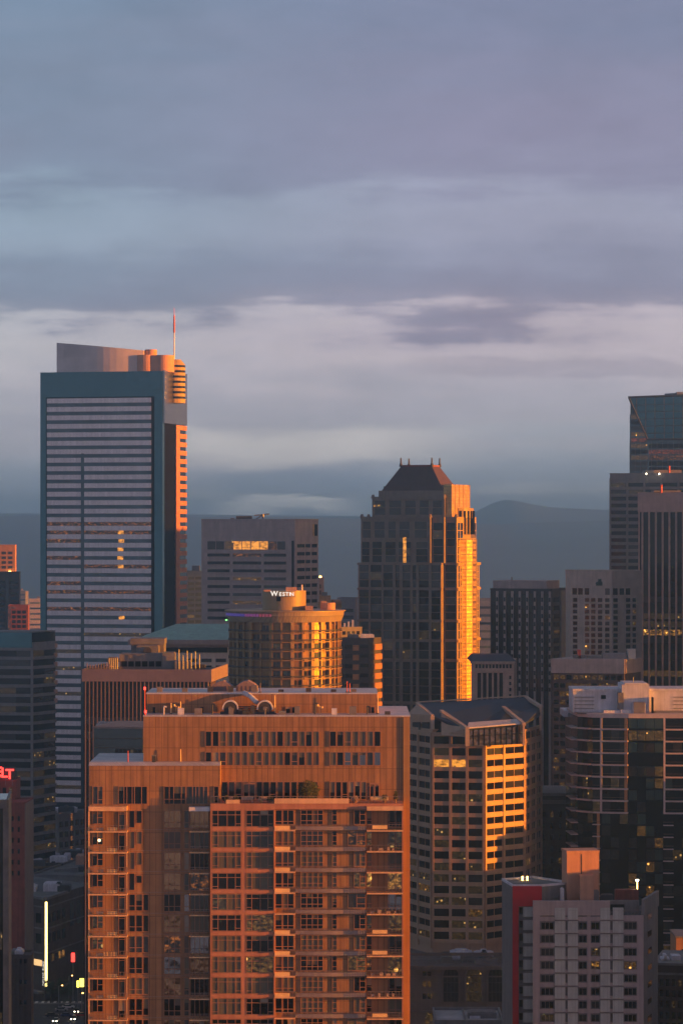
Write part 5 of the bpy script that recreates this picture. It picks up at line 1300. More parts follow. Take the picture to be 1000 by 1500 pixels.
    pts = [(10,D+18),(66.5,D),(99,D+22),(132,D+44)]
    t, (f, g, h) = building('shopping_building', 'brown corner building behind the glowing yellow strip, with a cluttered flat roof', pts, Z(1317,D), 40, 'brown_brick', main=0)
    zt = t.ztop; zz = lambda y: Z(y,D)
    rf = t.mb('roof', 'roof_grey'); rf.prism([(p.x,p.y) for p in t.fp], zt, zt+.2)
    c = t.mb('cornice', 'mech_grey')
    for q_ in (f, g): c.fbox(q_, -.4, q_.L+.2, zt-.4, zt+.5, -.5, 1.0)
    for y in (1330, 1362, 1398):
        for q_, o_ in ((f, 0), (g, .02), (h, .04)): c.fbox(q_, 0, q_.L, zz(y)-.2, zz(y)+.25, -.1, .35+o_)
    u_ = t.mb('corner_bay', 'brown_brick'); u_.fbox(f, f.L-.7, f.L+.5, 0, zz(1322), -.2, .6)
    for i, (a0, a1, m) in enumerate(((.08,.2,'glass_black'),(.3,.42,'glass_black'),(.73,.9,'lamp_win'))):
        if m == 'lamp_win': t.win(f, f.a(50), f.a(61.5), zz(1417), zz(1408), 'glass_shop', d=.02, th=.14)
        else: t.win(f, f.L*a0, f.L*a1, zz(1412), zz(1402), m, d=.02, th=.14)
    for i in range(5): t.win(g, g.L*(.12+.16*i), g.L*(.12+.16*i+.1), zz(1412), zz(1402), ['glass_dim','glass_spark','glass_dim','glass_lit','glass_lit'][i], d=.02, th=.14)
    for j in range(2):
        for i in range(4): t.win(g, g.L*(.1+.22*i), g.L*(.1+.22*i+.13), zz(1354+j*30), zz(1340+j*30), 'glass_black', d=.02, th=.14)
        for i in range(4): t.win(f, f.L*(.1+.22*i), f.L*(.1+.22*i+.13), zz(1354+j*30), zz(1340+j*30), 'glass_black', d=.02, th=.14)
    aw = t.mb('canopy', 'roof_grey'); aw.fbox(f, 2, f.L, zz(1456), zz(1453), 0, 3); aw.fbox(g, 0, g.L, zz(1456), zz(1453.2), 0, 3)
    rooftop(t, X(58,D+24), D+26, zt+.2, 20, 12, 12, 41, hmax=1.8)
    for i in range(3): t.win(h, h.L*(.1+.3*i), h.L*(.1+.3*i+.16), zz(1370), zz(1335), 'glass_dim', d=.02, th=.14)
    t.done()
    # the glowing strip with its small letters
    p = f.P+f.u*(f.L)+f.n*1.0
    s = Thing('light_strip_sign', 'tall glowing yellow strip with tiny white letters on the brown corner building', 'sign', Vector((X(67.2,D-1.5), D-1.5, zz(1445))))
    b = s.mb('light_strip', 'strip_yellow'); b.box(X(66.0,D-1.5), X(69.2,D-1.5), D-1.7, D-1.2, zz(1445), zz(1321)); bb = s.mb('backing', 'mech_dark'); bb.box(X(65.6,D-1.5), X(69.6,D-1.5), D-1.2, D-.2, zz(1446), zz(1320))
    for i, ch in enumerate('PACIFIC PLACE'):
        if ch == ' ': continue
        o = bpy.data.objects.new('letter', text_mesh(ch, .95, 'sign_white', .03)); col.objects.link(o); o.parent = s.o
        o.rotation_euler = (R(90), R(-90), 0); wp = Vector((X(64.9,D-1.5), D-1.6, zz(1442.5-i*2.8)))
        o.location = wp - s.o.location
    s.done()
    # brown piers at the lower left
    D = 860
    t, fs = building('office_building', 'dim brown block with plain piers beside the near black tower, bottom left', [(12,D),(46,D),(49,D+10)], Z(1402,D), None, 'brown_brick'); f = fs[0]
    pr = t.mb('pier', 'brown_brick')
    for i in range(5): pr.fbox(f, f.L*i/5, f.L*i/5+.5, 0, t.ztop-.5, 0, .5)
    for j in range(3): t.win(f, f.a(29), f.a(39), Z(1412+j*30,D), Z(1406+j*30,D), 'glass_black', d=.0, th=.14)
    parapet(t, t.fp, t.ztop, .6, m='brown_brick'); rooftop(t, X(28,D+4), D+5, t.ztop, 4, 3, 2, 8, hmax=1); t.done()
lit_glass('glass_shop', (1.0, .60, .25), .4, 1.5, .1, .5)
left_side()

# ------------------------------------------------------------------ streets
def streets():
    b = MB(); b.box(-125, -72, 1000, 1075, -.02, .12)
    rd = MB(); rd.add([(-400,1040,.02),(400,1040,.02),(400,1098,.02),(-400,1098,.02)], [(0,1,2,3)]); struct('road', rd, 'asphalt')
    r2 = MB(); r2.add([(-92,600,.024),(-74,600,.024),(-92,1600,.024),(-110,1600,.024)], [(0,1,2,3)]); struct('side_road', r2, 'asphalt')
    pv = MB(); pv.box(-400, 400, 1034, 1040, 0, .14); pv.box(-400, 400, 1098, 1103, 0, .14); struct('pavement', pv, 'pavement')
    ln = MB()
    for i in range(60): ln.add([(-200+i*6,1069,.028),(-197+i*6,1069,.028),(-197+i*6,1069.25,.028),(-200+i*6,1069.25,.028)], [(0,1,2,3)])
    for i in range(9): ln.add([(-112+i*2.2,1100,.15),(-111+i*2.2,1100,.15),(-111+i*2.2,1104,.15),(-112+i*2.2,1104,.15)], [(0,1,2,3)])
    struct('road_markings', ln, 'paint_white')
streets()
def make_car(x, y, rot, paint, label, lights=True):
    t = Thing('parked_car' if not lights else 'car', label, 'car', Vector((x,y,.03)), rot, 'cars on the street at the lower left')
    M_ = t.M
    def part(n, m, f_, parent=None):
        q = t.part(n, m, parent); p = MB(); f_(p); q.add([M_ @ v for v in p.v], p.f)
    def body(p):
        prof = [(-2.2,.35),(-2.25,.75),(-2.1,.95),(-1.4,1.0),(2.0,.9),(2.25,.7),(2.25,.35)]
        n = len(prof); p.add([(a,-.88,z) for a, z in prof]+[(a,.88,z) for a, z in prof], [list(range(n))[::-1], [n+i for i in range(n)]]+[(i,(i+1)%n,n+(i+1)%n,n+i) for i in range(n)])
    def cab(p):
        p.add([(-1.7,-.82,.97),(1.1,-.82,.93),(1.1,.82,.93),(-1.7,.82,.97),(-1.2,-.66,1.42),(.4,-.66,1.42),(.4,.66,1.42),(-1.2,.66,1.42)], BOXF)
    part('body', paint, body); part('cabin', 'glass_black', cab)
    part('roof', paint, lambda p: p.box(-1.2,.4,-.66,.66,1.42,1.46))
    for wx in (-1.4, 1.4):
        for wy in (-.8, .8): part('wheel', 'tyre', lambda p, wx=wx, wy=wy: p.tube((wx,wy-.1,.33),(wx,wy+.1,.33),.33,n=12))
    for wy in (-.6, .6):
        part('headlight', 'lamp_white' if lights else 'mech_white', lambda p, wy=wy: p.box(2.2,2.3,wy-.2,wy+.2,.55,.8)); part('tail_light', 'brake_red' if lights else 'apt_red', lambda p, wy=wy: p.box(-2.3,-2.2,wy-.17,wy+.17,.6,.8))
    t.done()
cars = [(82,1498,'car_white',-95,True,'car with its headlights on, lowest and leftmost pair of lamps on the dark street'),(108,1495,'car_silver',-92,True,'silver car with bright headlights at the bottom of the dark street'),
        (113,1484,'car_black',-92,True,'black car with headlights on, just above the silver one on the street'),(98,1490,'car_blue',5,False,'dark blue car standing across the lower street'),
        (90,1482,'car_silver',8,False,'silver car with a pale roof along the middle of the dim street'),(120,1490,'car_red',3,False,'dark red car at the right end of the lower street'),
        (100,1478,'car_white',6,False,'white car farthest up the dim street'),(76,1490,'car_black',4,False,'black car at the left end of the dim street')]
for px, py, p_, a_, l_, lab in cars:
    D = H*F/(py-HY); make_car(X(px,D), D, R(a_), p_, lab, l_)
def street_lamp(px, D, lab):
    t = Thing('street_lamp', lab, 'street lamp', Vector((X(px,D), D, 0)), 0, 'street lamps on the lower left street')
    x = X(px,D); q = t.part('pole', 'steel'); q.tube((x,D,0),(x,D,8),.12); q = t.part('arm', 'steel'); q.tube((x,D,8),(x+1.2,D,8.3),.08)
    q = t.part('lamp_head', 'lamp_amber'); q.cyl(x+1.2, D, 8.1, 8.35, .28, n=8); t.done()
for i, (px, D) in enumerate(((86,1088),(101,1112),(116,1070))): street_lamp(px, D, ['leftmost street lamp over the dim street', 'middle street lamp over the dim street, farthest back', 'rightmost street lamp, beside the yellow shop sign'][i])
def small_sign(name, lab, px, py, D, w, h, m, txt=None):
    s = Thing(name, lab, 'sign', Vector((X(px,D), D, 0)))
    q = s.mb('panel', m); q.box(X(px,D)-w/2, X(px,D)+w/2, D-.2, D, Z(py,D)-h/2, Z(py,D)+h/2); q = s.mb('bracket', 'steel'); q.tube((X(px,D)+w/2,D+.1,Z(py,D)), (X(px,D)+w/2+.8,D+1.6,Z(py,D)), .12)
    q.tube((X(px,D),D+.1,0), (X(px,D),D+.1,Z(py,D)), .15); s.done()
small_sign('neon_sign', 'small upright red neon sign in the dark street beside the brown corner building', 107, 1403, 1095, 1.3, 3.2, 'neon_red')
small_sign('shop_sign', 'yellow lit shop sign in two pieces low beside the apartment tower', 120, 1440, 1085, 1.6, 3.0, 'sign_yellow'); small_sign('shop_sign', 'smaller yellow sign panel just left of the larger yellow shop sign', 114, 1442, 1086, .8, 2.4, 'sign_yellow')

# ------------------------------------------------------------------ street tree by the arched building
def tree(px, D, h, lab, r=3.2):
    t = Thing('street_tree', lab, 'tree', Vector((X(px,D), D, 0)))
    x = X(px,D); q = t.mb('trunk', 'bark'); q.tube((x,D,0),(x+.2,D,h*.55),.28,r2=.16); 
    rr = random.Random(int(px*7))
    for i in range(7): an = rr.random()*6.28; q.tube((x+.1,D,h*(.3+.04*i)), (x+math.cos(an)*r*.6,D+math.sin(an)*r*.6,h*(.6+.04*i)), .09, r2=.03)
    c = t.mb('crown', 'tree_leaf')
    cl = [(Vector((x+rr.gauss(0,r*.42), D+rr.gauss(0,r*.42), h*.68+rr.gauss(0,h*.14))), rr.uniform(.5,1.1)) for _ in range(26)]
    for p, s_ in cl:
        for _ in range(60):
            v = Vector((rr.gauss(0,1), rr.gauss(0,1), rr.gauss(0,.8)))*s_*.7; w = v+p; a = Vector((rr.gauss(0,1),rr.gauss(0,1),rr.gauss(0,1))).normalized(); b_ = a.orthogonal().normalized()
            c.add([w-a*.18, w+b_*.12, w+a*.18, w-b_*.12], [(0,1,2,3)])
    t.done()
tree(627, 905, 36-4, 'dim green tree in front of the old arched building at its left end', 3.6)
for i, px in enumerate((74, 88, 103)):
    tree(px, 1100, 9, ['leftmost small street tree under the brown corner building', 'small street tree between the two others on the dark street', 'rightmost small street tree beside the street lamp'][i], 2.2)
# ------------------------------------------------------------------ the orange apartment tower in front
def condo():
    DF, DW, DV, DP = 448.0, 450.0, 453.0, 459.0      # front block, left wing, upper block, roof storey
    t = Thing('apartment_tower', 'big sunset-orange apartment tower with balconies and a roof terrace filling the lower middle', 'apartment tower', Vector((X(365,455), 465, 0)))
    zF = lambda y: Z(y, DF); zW = lambda y: Z(y, DW); zV = lambda y: Z(y, DV)
    def fc(D, p0, p1): return Face((X(p0,D),D,0), (X(p1,D),D,0))
    pit = 30.62
    _win = t.win
    def win2(f, a0, a1, z0, z1, m, **k):
        _win(f, a0, a1, z0, z1, m, **k)
        fr = k.get('frame')
        if fr and m != 'glass_blind' and a1-a0 > .7 and rng.random() < .45 and k.get('name', 'window') == 'window':
            vs = [0]+list(fr[0])+[1]; i = rng.randrange(len(vs)-1); j = min(len(vs)-1, i+rng.choice((1, 1, 2))); W = a1-a0; h = (z1-z0)*rng.choice((.25, .4, .6, .97))
            q = t.part('blind', rng.choice(('glass_blind', 'glass_blind', 'curtain_dark', 'curtain_pale'))); q.fbox(f, a0+vs[i]*W+.02, a0+vs[j]*W-.02, z1-h, z1-.02, k.get('d', 0)+.026, k.get('d', 0)+.05)
    t.win = win2
    # ---- upper block
    ub = t.mb('upper_block', 'condo_panel'); ub.box(X(210,DV), X(600,DV), DV, DV+24, 0, zV(1050))
    fV = fc(DV, 210, 600); A = fV.a
    cp = t.mb('coping', 'roof_metal'); cp.box(X(209.5,DV), X(600.5,DV), DV-.12, DV+24.1, zV(1050), zV(1048.2))
    sd = t.mb('side_strip', 'condo_side'); sd.box(X(590.5,DV), X(600.2,DV), DV-.22, DV+.05, 0, zV(1051))
    # seams of the storeys and rows of windows
    wf = 'window_frame'
    D8 = tuple(i/8 for i in range(1, 8))
    def vwin(p0, p1, y0, y1, m, vs, hs=()): t.win(fV, A(p0), A(p1), zV(y1), zV(y0), m, d=.03, frame=(vs, hs, .13, .10, wf))
    def row(p0, p1, n, y0, y1, ms):
        w = (p1-p0)/n
        for i in range(n):
            m = ms[i % len(ms)]; q0 = p0+i*w
            vwin(q0+.25, q0+w-.25, y0, y1, m, (), (.3,) if i % 5 == 2 else ())
    bl, dk, dm = 'glass_blind', 'glass_black', 'glass_dim'
    row(300, 468, 16, 1071, 1094, [dk,dk,dk,bl,dm,dk,dm,bl,bl,bl,dk,dm,dm,bl,dk,dk]); row(300, 468, 16, 1101.5, 1122, [dk,dk,dm,bl,bl,bl,bl,bl,bl,bl,bl,dk,dm,dk,bl,dk])
    row(482, 558, 7, 1071, 1094, [dk,dk,bl,bl,bl,bl,dk]); row(482, 558, 7, 1101.5, 1122, [dk,dk,'glass_mirror',dm,'glass_mirror',dm,'glass_mirror'])
    row(324, 466, 14, 1145, 1172, [dk,dm,dk,dk,dm,dk,dk]); row(482, 537, 6, 1145, 1172, [dm,dk,dk,dm,dk,dk]); 
    row(538, 556, 2, 1151, 1172, [dk,dk])
    # dark roof edge line and coping details
    for p0, p1 in ((356,374),(541,556)):
        q = t.part('terrace_door', 'window_frame'); q.fbox(fV, A(p0), A(p1), zV(1149.5), zV(1147), .05, .22)
        for pp in (p0, (p0+p1)/2-.7, p1-1.4): q.fbox(fV, A(pp), A(pp+1.4), zV(1172), zV(1149.5), .05, .22)
    # ---- roof storey
    ps = t.mb('roof_storey', 'condo_panel'); ps.box(X(215,DP), X(552,DP), DP, DP+14, zV(1050), Z(1017,DP))
    cp.box(X(214,DP), X(553,DP), DP-.15, DP+14.2, Z(1017,DP), Z(1015.2,DP))
    fP = fc(DP, 215, 552)
    for p0, p1 in ((223,228),(293,298),(418,425.5),(427,433),(543,548.5)): t.win(fP, fP.a(p0), fP.a(p1), Z(1047,DP), Z(1035.5,DP), 'glass_black', d=.02, frame=((), (), .1, .06, wf))
    # ---- left wing
    wg = t.mb('left_wing', 'condo_panel'); wg.box(X(131,DW), X(322.5,DW), DW, DV+16, 0, zW(1122)); 
    cp.add([(X(130,DW),DW-.15,zW(1122)),(X(323,DW),DW-.15,zW(1122)),(X(323,DW),DV+16,zW(1122)),(X(130,DW),DV+16,zW(1122)),(X(130.5,DW),DW+.6,zW(1117.5)),(X(322.6,DW),DW+.6,zW(1117.5)),(X(322.6,DW),DV+16,zW(1117.5)),(X(130.5,DW),DV+16,zW(1117.5))], BOXF)
    fW = fc(DW, 131, 322.5); AW = fW.a
    def wwin(p0, p1, y0, y1, m, vs=(), hs=(), par=fW): t.win(par, AW(p0), AW(p1), zW(y1), zW(y0), m, d=.03, frame=(vs, hs, .12, .08, wf))
    wwin(135.5, 151, 1152, 1178.5, dm, (.52,), ((.26,(0,)),)); wwin(173, 216, 1152, 1178.5, dk, (.2,.3,.48,.56,.8), ()); wwin(240, 272, 1152, 1178.5, dk, (.25,.45,.8), (.28,)); wwin(272.3, 304.5, 1152, 1178.5, dm, (.3,.45,.6,.8), ()); wwin(313, 320.5, 1152, 1178.5, dk, (), (.3,))
    # canopy above the left balconies
    cn = t.part('canopy', 'condo_slab'); cn.fbox(fW, 0, AW(187), zW(1187), zW(1180.5), 0, 1.7)
    cn = t.part('canopy', 'mech_white'); cn.fbox(fW, AW(277.5), AW(308), zW(1187.5), zW(1181.5), 0, 1.5)
    # ---- storeys
    fbx = fc(DF, 308, 590.3); AF = fbx.a
    fb = t.mb('front_block', 'condo_pink'); fb.box(X(308,DF), X(402,DF), DF+.05, DV+.0, 0, zF(1180)); 
    fb.box(X(308,DF), X(590.3,DF), DF+.02, DV, zF(1186), zF(1177.5))
    core = t.mb('front_core', 'condo_panel'); core.box(X(402,DF)+.02, X(536,DF), DF+.75, DV-.05, 0, zF(1186)-.02); core.box(X(536,DF)+.02, X(590,DF), DF+1.7, DV-.07, 0, zF(1186)-.03)
    core2 = t.mb('balcony_cheek', 'condo_pink'); core2.box(X(588.6,DF), X(590.5,DF), DF+.1, DV-.3, 0, zF(1187)); 
    pa = t.mb('pier', 'condo_pink')
    fC = Face((X(402,DF),DF+.75,0), (X(536,DF),DF+.75,0)); fD = Face((X(536,DF),DF+1.7,0), (X(590,DF),DF+1.7,0))
    slabs = []
    N = 19
    for j in range(N):
        y = 1186.5+pit*j       # top of the windows of this storey
        z = lambda yy: zF(yy)
        if y > 1640: break
        vis = y < 1500
        # -- section a: two framed windows and a pinkish spandrel
        st = rng.random()
        for (p0, p1) in ((310.3,353.3),(360.2,400.6)):
            m = [dk, bl, bl, dk, 'glass_spark_small', dk, bl, bl, bl, bl, dk, bl][j % 12] if p0 < 355 else [dk, dm, bl, dm, dk, 'glass_spark', dk, 'glass_spark', bl, dk, dk, bl][j % 12]
            if rng.random() < .15: m = bl
            t.win(fbx, AF(p0), AF(p1), z(y+25), z(y+.7), m, d=.0, th=.06, frame=((.21,.52,.80), ((.72),(.18,(1,2))), .12, .09, wf))
        # proud spandrel below and piers
        pa.fbox(fbx, 0, AF(402), z(y+pit+.2), z(y+25.3), -.2, .1)
        pa.fbox(fbx, 0, AF(309.9), z(y+25.3), z(y+.2), -.2, .14); pa.fbox(fbx, AF(353.7), AF(359.8), z(y+25.3), z(y+.2), -.2, .08); pa.fbox(fbx, AF(401), AF(402.6), z(y+25.3), z(y+.2), -.2, .6)
        # -- section b: small balconies with a bright upstand
        m = [dk, bl, dm, dk, dk, dk, dk, dm, bl, dk][j % 10]
        t.win(fC, fC.a(402.8), fC.a(430.5), z(y+23.5), z(y+.7), m, d=.03, frame=((.36,.42,.68), (.25,), .12, .09, wf))
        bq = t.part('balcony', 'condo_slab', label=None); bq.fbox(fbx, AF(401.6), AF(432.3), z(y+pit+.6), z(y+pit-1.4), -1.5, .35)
        kb = list(t.parts.keys())[-1]
        if j % 5 != 4: q = t.part('planter_box', 'rail_panel', kb); q.fbox(fbx, AF(402.2), AF(424.5), z(y+pit-1.5), z(y+pit-7.2), .08, .28)
        q = t.part('railing', 'rail', kb)
        q.fbox(fbx, AF(401.8), AF(432), z(y+pit-9.2), z(y+pit-9.8), .22, .30)
        for i in range(6): q.fbox(fbx, AF(424.8+i*1.4), AF(425.1+i*1.4), z(y+pit-1.5), z(y+pit-9.2), .22, .28)
        # -- section c: long slab band with a low rail, bowed slightly out
        fr4 = ((.27,.52,.76), (.28,(.66)), .12, .09, wf)
        m = [dk, dm, bl, bl, dk, dk, bl, dk, bl, bl][j % 10]
        t.win(fC, fC.a(440), fC.a(473.3), z(y+23), z(y+.7), m, d=.03, frame=((.27,.52,.76), (.28,.70), .12, .09, wf))
        t.win(fC, fC.a(486.3), fC.a(493.5), z(y+23), z(y+.7), m if m == bl else dk, d=.03, frame=((), (.28,.66), .12, .08, wf))
        a0 = 518 if j % 3 != 1 else 509
        t.win(fC, fC.a(a0), fC.a(535.6), z(y+23), z(y+.7), [dk,'glass_orange',bl,'glass_spark',dm,dk,bl,'glass_spark',dk,bl][j % 10], d=.03, frame=((.5,), ((.3,(0,)),(.7,(0,))), .12, .09, wf))
        bn = t.part('balcony', 'condo_band'); kb = list(t.parts.keys())[-1]
        n = 12
        for i in range(n):
            s0, s1 = i/n, (i+1)/n; bow = lambda s_: .12+.30*math.sin(math.pi*s_)
            xa, xb = X(432.5,DF)+(X(536,DF)-X(432.5,DF))*s0, X(432.5,DF)+(X(536,DF)-X(432.5,DF))*s1
            ya, yb = DF+.45-bow(s0), DF+.45-bow(s1)
            bn.add([(xa,ya,z(y+pit-.4)),(xb,yb,z(y+pit-.4)),(xb,DF+.78,z(y+pit-.4)),(xa,DF+.78,z(y+pit-.4)),(xa,ya,z(y+24.6)),(xb,yb,z(y+24.6)),(xb,DF+.78,z(y+24.6)),(xa,DF+.78,z(y+24.6))], BOXF)
            if i == 0: q = t.part('railing', 'rail', kb)
            for dz in (0, 1.6, 3.2): q.tube((xa,ya+.06,z(y+21.2+dz)), (xb,yb+.06,z(y+21.2+dz)), .022, n=4)
            q.tube((xa,ya+.06,z(y+24.6)), (xa,ya+.06,z(y+21.2)), .02, n=4)
        # -- section d: corner balconies
        t.win(fD, fD.a(536.6), fD.a(544.5), z(y+24), z(y+.7), [dk,'glass_spark',bl,'glass_lit',dm,'glass_spark_small',dk,'glass_orange',dk,dk][j % 10], d=.03, frame=((), (.3,), .12, .08, wf))
        t.win(fD, fD.a(567.5), fD.a(588.4), z(y+27), z(y+.7), [dk,'glass_spark_small',bl,'glass_lit','glass_mirror','glass_spark',dk,'glass_spark',dk,bl][j % 10], d=.03, frame=((.12,.5,.58), ((.25,(0,)),(.78,(1,2,3))), .12, .08, wf))
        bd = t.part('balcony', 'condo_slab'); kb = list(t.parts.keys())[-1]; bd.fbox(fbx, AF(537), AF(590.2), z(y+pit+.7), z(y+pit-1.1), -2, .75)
        q = t.part('railing', 'rail', kb); 
        q.fbox(fbx, AF(537.4), AF(589.8), z(y+pit-9.6), z(y+pit-10.1), .60, .68); q.fbox(fbx, AF(537.4), AF(589.8), z(y+pit-5.4), z(y+pit-5.7), .60, .66)
        for i in range(11): q.fbox(fbx, AF(537.6+i*5.2), AF(538+i*5.2), z(y+pit-1.1), z(y+pit-9.6), .60, .66)
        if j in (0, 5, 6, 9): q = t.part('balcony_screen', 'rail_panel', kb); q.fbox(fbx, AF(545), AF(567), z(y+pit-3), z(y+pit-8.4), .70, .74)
        elif j % 3 == 1 or j > 6:
            q = t.part('balcony_furniture', 'furniture', kb)
            for i in range(4): x = AF(541+i*11+rng.random()*4); w_ = .25+rng.random()*.5; q.fbox(fbx, x, x+w_, z(y+pit-1.1), z(y+pit-3.5-rng.random()*4), -.9, -.3)
        cor = t.mb('ceiling_light', 'condo_slab')
        # -- left wing: corner balconies
        yw = y+1.0
        zw = zW
        wwin(135, 151.3, yw+1, yw+20, [dm,dk,dk,dk,dm,'glass_spark_small','glass_spark_small',bl,dk,dk][j % 10], (.48,), (((.5,(0,))),))
        wwin(173.5, 183.5, yw+2, yw+29, dk if j % 4 else dm, (), (.88,))
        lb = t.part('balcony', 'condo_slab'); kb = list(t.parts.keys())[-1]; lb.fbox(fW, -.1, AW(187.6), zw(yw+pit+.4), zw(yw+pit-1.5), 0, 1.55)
        q = t.part('railing', 'rail', kb); q.fbox(fW, 0, AW(187), zw(yw+pit-9.6), zw(yw+pit-10.1), 1.42, 1.5); q.fbox(fW, 0, AW(187), zw(yw+pit-5.2), zw(yw+pit-5.5), 1.42, 1.48)
        for i in range(12): q.fbox(fW, AW(132+i*5), AW(132.4+i*5), zw(yw+pit-1.4), zw(yw+pit-9.6), 1.42, 1.48)
        q = t.part('balcony_screen', 'rail_panel', kb)
        if j in (6,):
            for i in range(6): q.fbox(fW, AW(153+i*3.4), AW(155.4+i*3.4), zw(yw+pit-2), zw(yw+pit-8), 1.0, 1.1)
        else: q.fbox(fW, AW(158), AW(172.5), zw(yw+pit-2), zw(yw+pit-6.5), .8, 1.1)
        if j % 2 == 0: q = t.part('balcony_furniture', 'furniture', kb); q.fbox(fW, AW(140+rng.random()*4), AW(152), zw(yw+pit-2), zw(yw+pit-6), .4, .9)
        if j == 1:
            q = t.part('balcony_lamp', 'lamp_globe', kb); p = Vector((X(145.3,DW-.9),DW-.9,zw(1230.5)))
            bm_ = bmesh.new(); bmesh.ops.create_uvsphere(bm_, u_segments=12, v_segments=8, radius=.22); q.add([v.co+p for v in bm_.verts], [[v.index for v in f_.verts] for f_ in bm_.faces]); bm_.free()
        post = t.mb('balcony_post', 'condo_slab'); post.fbox(fW, -.06, .12, zw(yw+pit-1.5), zw(yw+.4), 1.2, 1.45)
        post.fbox(fW, AW(186.2), AW(187.4), zw(yw+pit-1.5), zw(yw+.4), 1.2, 1.45)
        # windows between balconies and the shaded wall
        if j < 3: wwin(188.6, 197.5, yw, yw+25.5, dk if j == 0 else bl, (), ()); wwin(199, 208.5, yw, yw+19, dk if j == 0 else bl, (), ())
        elif j == 3: wwin(188.6, 197.5, yw, yw+25.5, dk); wwin(199, 208.5, yw+3, yw+15, dk)
        else: wwin(188.6, 217.8, yw, yw+25, [dk,dm,dk,bl,dk][j % 5], (.32,.36,.68,.72), (((.3,(4,))),))
        wwin(240, 265, yw, yw+26, ['glass_amberdim','curtain_dark','glass_amberdim','glass_amberdim',dk,'glass_amberdim','glass_orange','glass_mirror','glass_amberdim',dk][j % 10], (.3,.62), (.3,))
        wwin(269.5, 277.3, yw, yw+26, ['glass_dim','glass_blind',dm,dm,'glass_mirror',dm][j % 6], (), (.3,))
        wwin(278.5, 306, yw+1, yw+26, ['glass_amberdim',dm,dk,'glass_orange',dm,'glass_blind','glass_mirror','glass_amberdim',dk,dk][j % 10], (.25,.5,.75), ())
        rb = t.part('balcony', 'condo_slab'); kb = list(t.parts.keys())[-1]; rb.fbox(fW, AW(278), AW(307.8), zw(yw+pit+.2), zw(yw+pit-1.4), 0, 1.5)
        q = t.part('railing', 'rail', kb); q.fbox(fW, AW(278.3), AW(307.5), zw(yw+pit-9.4), zw(yw+pit-10), 1.38, 1.45)
        for i in range(8): q.fbox(fW, AW(278.6+i*4), AW(279+i*4), zw(yw+pit-1.4), zw(yw+pit-9.4), 1.38, 1.44)
        # floor joint lines on the wing
        jl = t.mb('storey_joint', 'condo_band'); jl.fbox(fW, AW(188), AW(278), zw(yw+28.6), zw(yw+28), -.02, .035)
    # terrace edge on top of the front block
    tr = t.mb('terrace_upstand', 'condo_slab'); tr.box(X(402,DF), X(511,DF), DF-.1, DF+.25, zF(1177.5), zF(1170)); tr.box(X(331,DF), X(351,DF), DF-.05, DF+.4, zF(1177.5), zF(1172))
    rl = t.mb('terrace_railing', 'rail'); rl.box(X(309,DF), X(590,DF), DF+.1, DF+.16, zF(1167.5), zF(1166.8))
    for i in range(57): x = X(309+i*5,DF); rl.box(x-.02, x+.02, DF+.1, DF+.15, zF(1177.5), zF(1167.4))
    ec = t.mb('canopy', 'condo_slab', key='cc'); ec.fbox(fbx, AF(537), AF(590.2), zF(1187.3), zF(1181), -1, .6)
    rr = random.Random(5)
    for k in range(14):     # small vents, curbs and pipes along the roofs
        x = X(235+k*25+rr.random()*8, 455.5); zr = zV(1048.2); q = t.part('roof_vent', rr.choice(('mech_grey', 'mech_dark', 'mech_white'))); h = .4+rr.random()*.8
        if k % 3: q.box(x-.3-rr.random()*.4, x+.4, 455, 456, zr-.03, zr+h)
        else: q.tube((x,455.4,zr), (x,455.4,zr+h+.5), .1); q.tube((x,455.4,zr+h+.5), (x+.4,455.4,zr+h+.4), .12)
    for k in range(9):
        x = X(228+k*36+rr.random()*10, 463); zr = Z(1015.2,459); q = t.part('roof_vent', rr.choice(('mech_grey', 'mech_dark'))); h = .3+rr.random()*.7; q.box(x-.4, x+.4, 462, 463, zr-.03, zr+h)
    t.done(100)
mat('glass_amberdim', (.20, .11, .06), .12, metal=.7, bump=.10, bscale=.5, namt=.35, nscale=.5)  # amber tint stands in for orange reflections in the wing windows
mat('curtain_dark', (.09, .07, .06), .5); mat('curtain_pale', (.26, .22, .18), .6)
condo()
# ---- things standing on the terrace and roofs
def shrub(px, D, zb, r, h, lab, pot=True, name='terrace_shrub', cat='plant', n=1400, m='plant_leaf'):
    x = X(px,D); t = Thing(name, lab, cat, Vector((x, D, zb)), 0, 'plants on the roof terrace'); rr = random.Random(int(px*13))
    if pot: q = t.mb('pot', 'terracotta'); q.cyl(x, D, zb, zb+.5, r*.35, r*.45, n=12)
    q = t.mb('stem', 'bark'); q.tube((x,D,zb+.3),(x,D,zb+h*.6),.05)
    q = t.mb('foliage', m)
    for _ in range(n):
        v = Vector((rr.gauss(0,1),rr.gauss(0,1),rr.gauss(0,1))); v = v.normalized()*(rr.random()**.4)
        lump = 1+.25*mnoise.noise(v*2.3+Vector((px,0,0)))
        w = Vector((x+v.x*r*lump, D+v.y*r*lump, zb+h*.55+v.z*h*.47*lump)); a = Vector((rr.gauss(0,1),rr.gauss(0,1),rr.gauss(0,1))).normalized(); b_ = a.orthogonal().normalized()
        q.add([w-a*.09, w+b_*.06, w+a*.09, w-b_*.06], [(0,1,2,3)])
    t.done()
TZ = Z(1177.5,448)
shrub(452, 450.3, TZ, 1.75, 3.2, 'large round dark shrub on the terrace in front of the top apartment windows', n=3000)
shrub(331, 448.9, TZ, .45, 1.1, 'small low plant at the left end of the roof terrace', n=260)
shrub(338, 448.9, TZ, .5, .95, 'reddish low plant beside the left planter on the roof terrace', n=260, m='furniture')
shrub(345, 449.0, TZ, .45, 1.2, 'small bushy plant just right of the reddish one on the roof terrace', n=260)
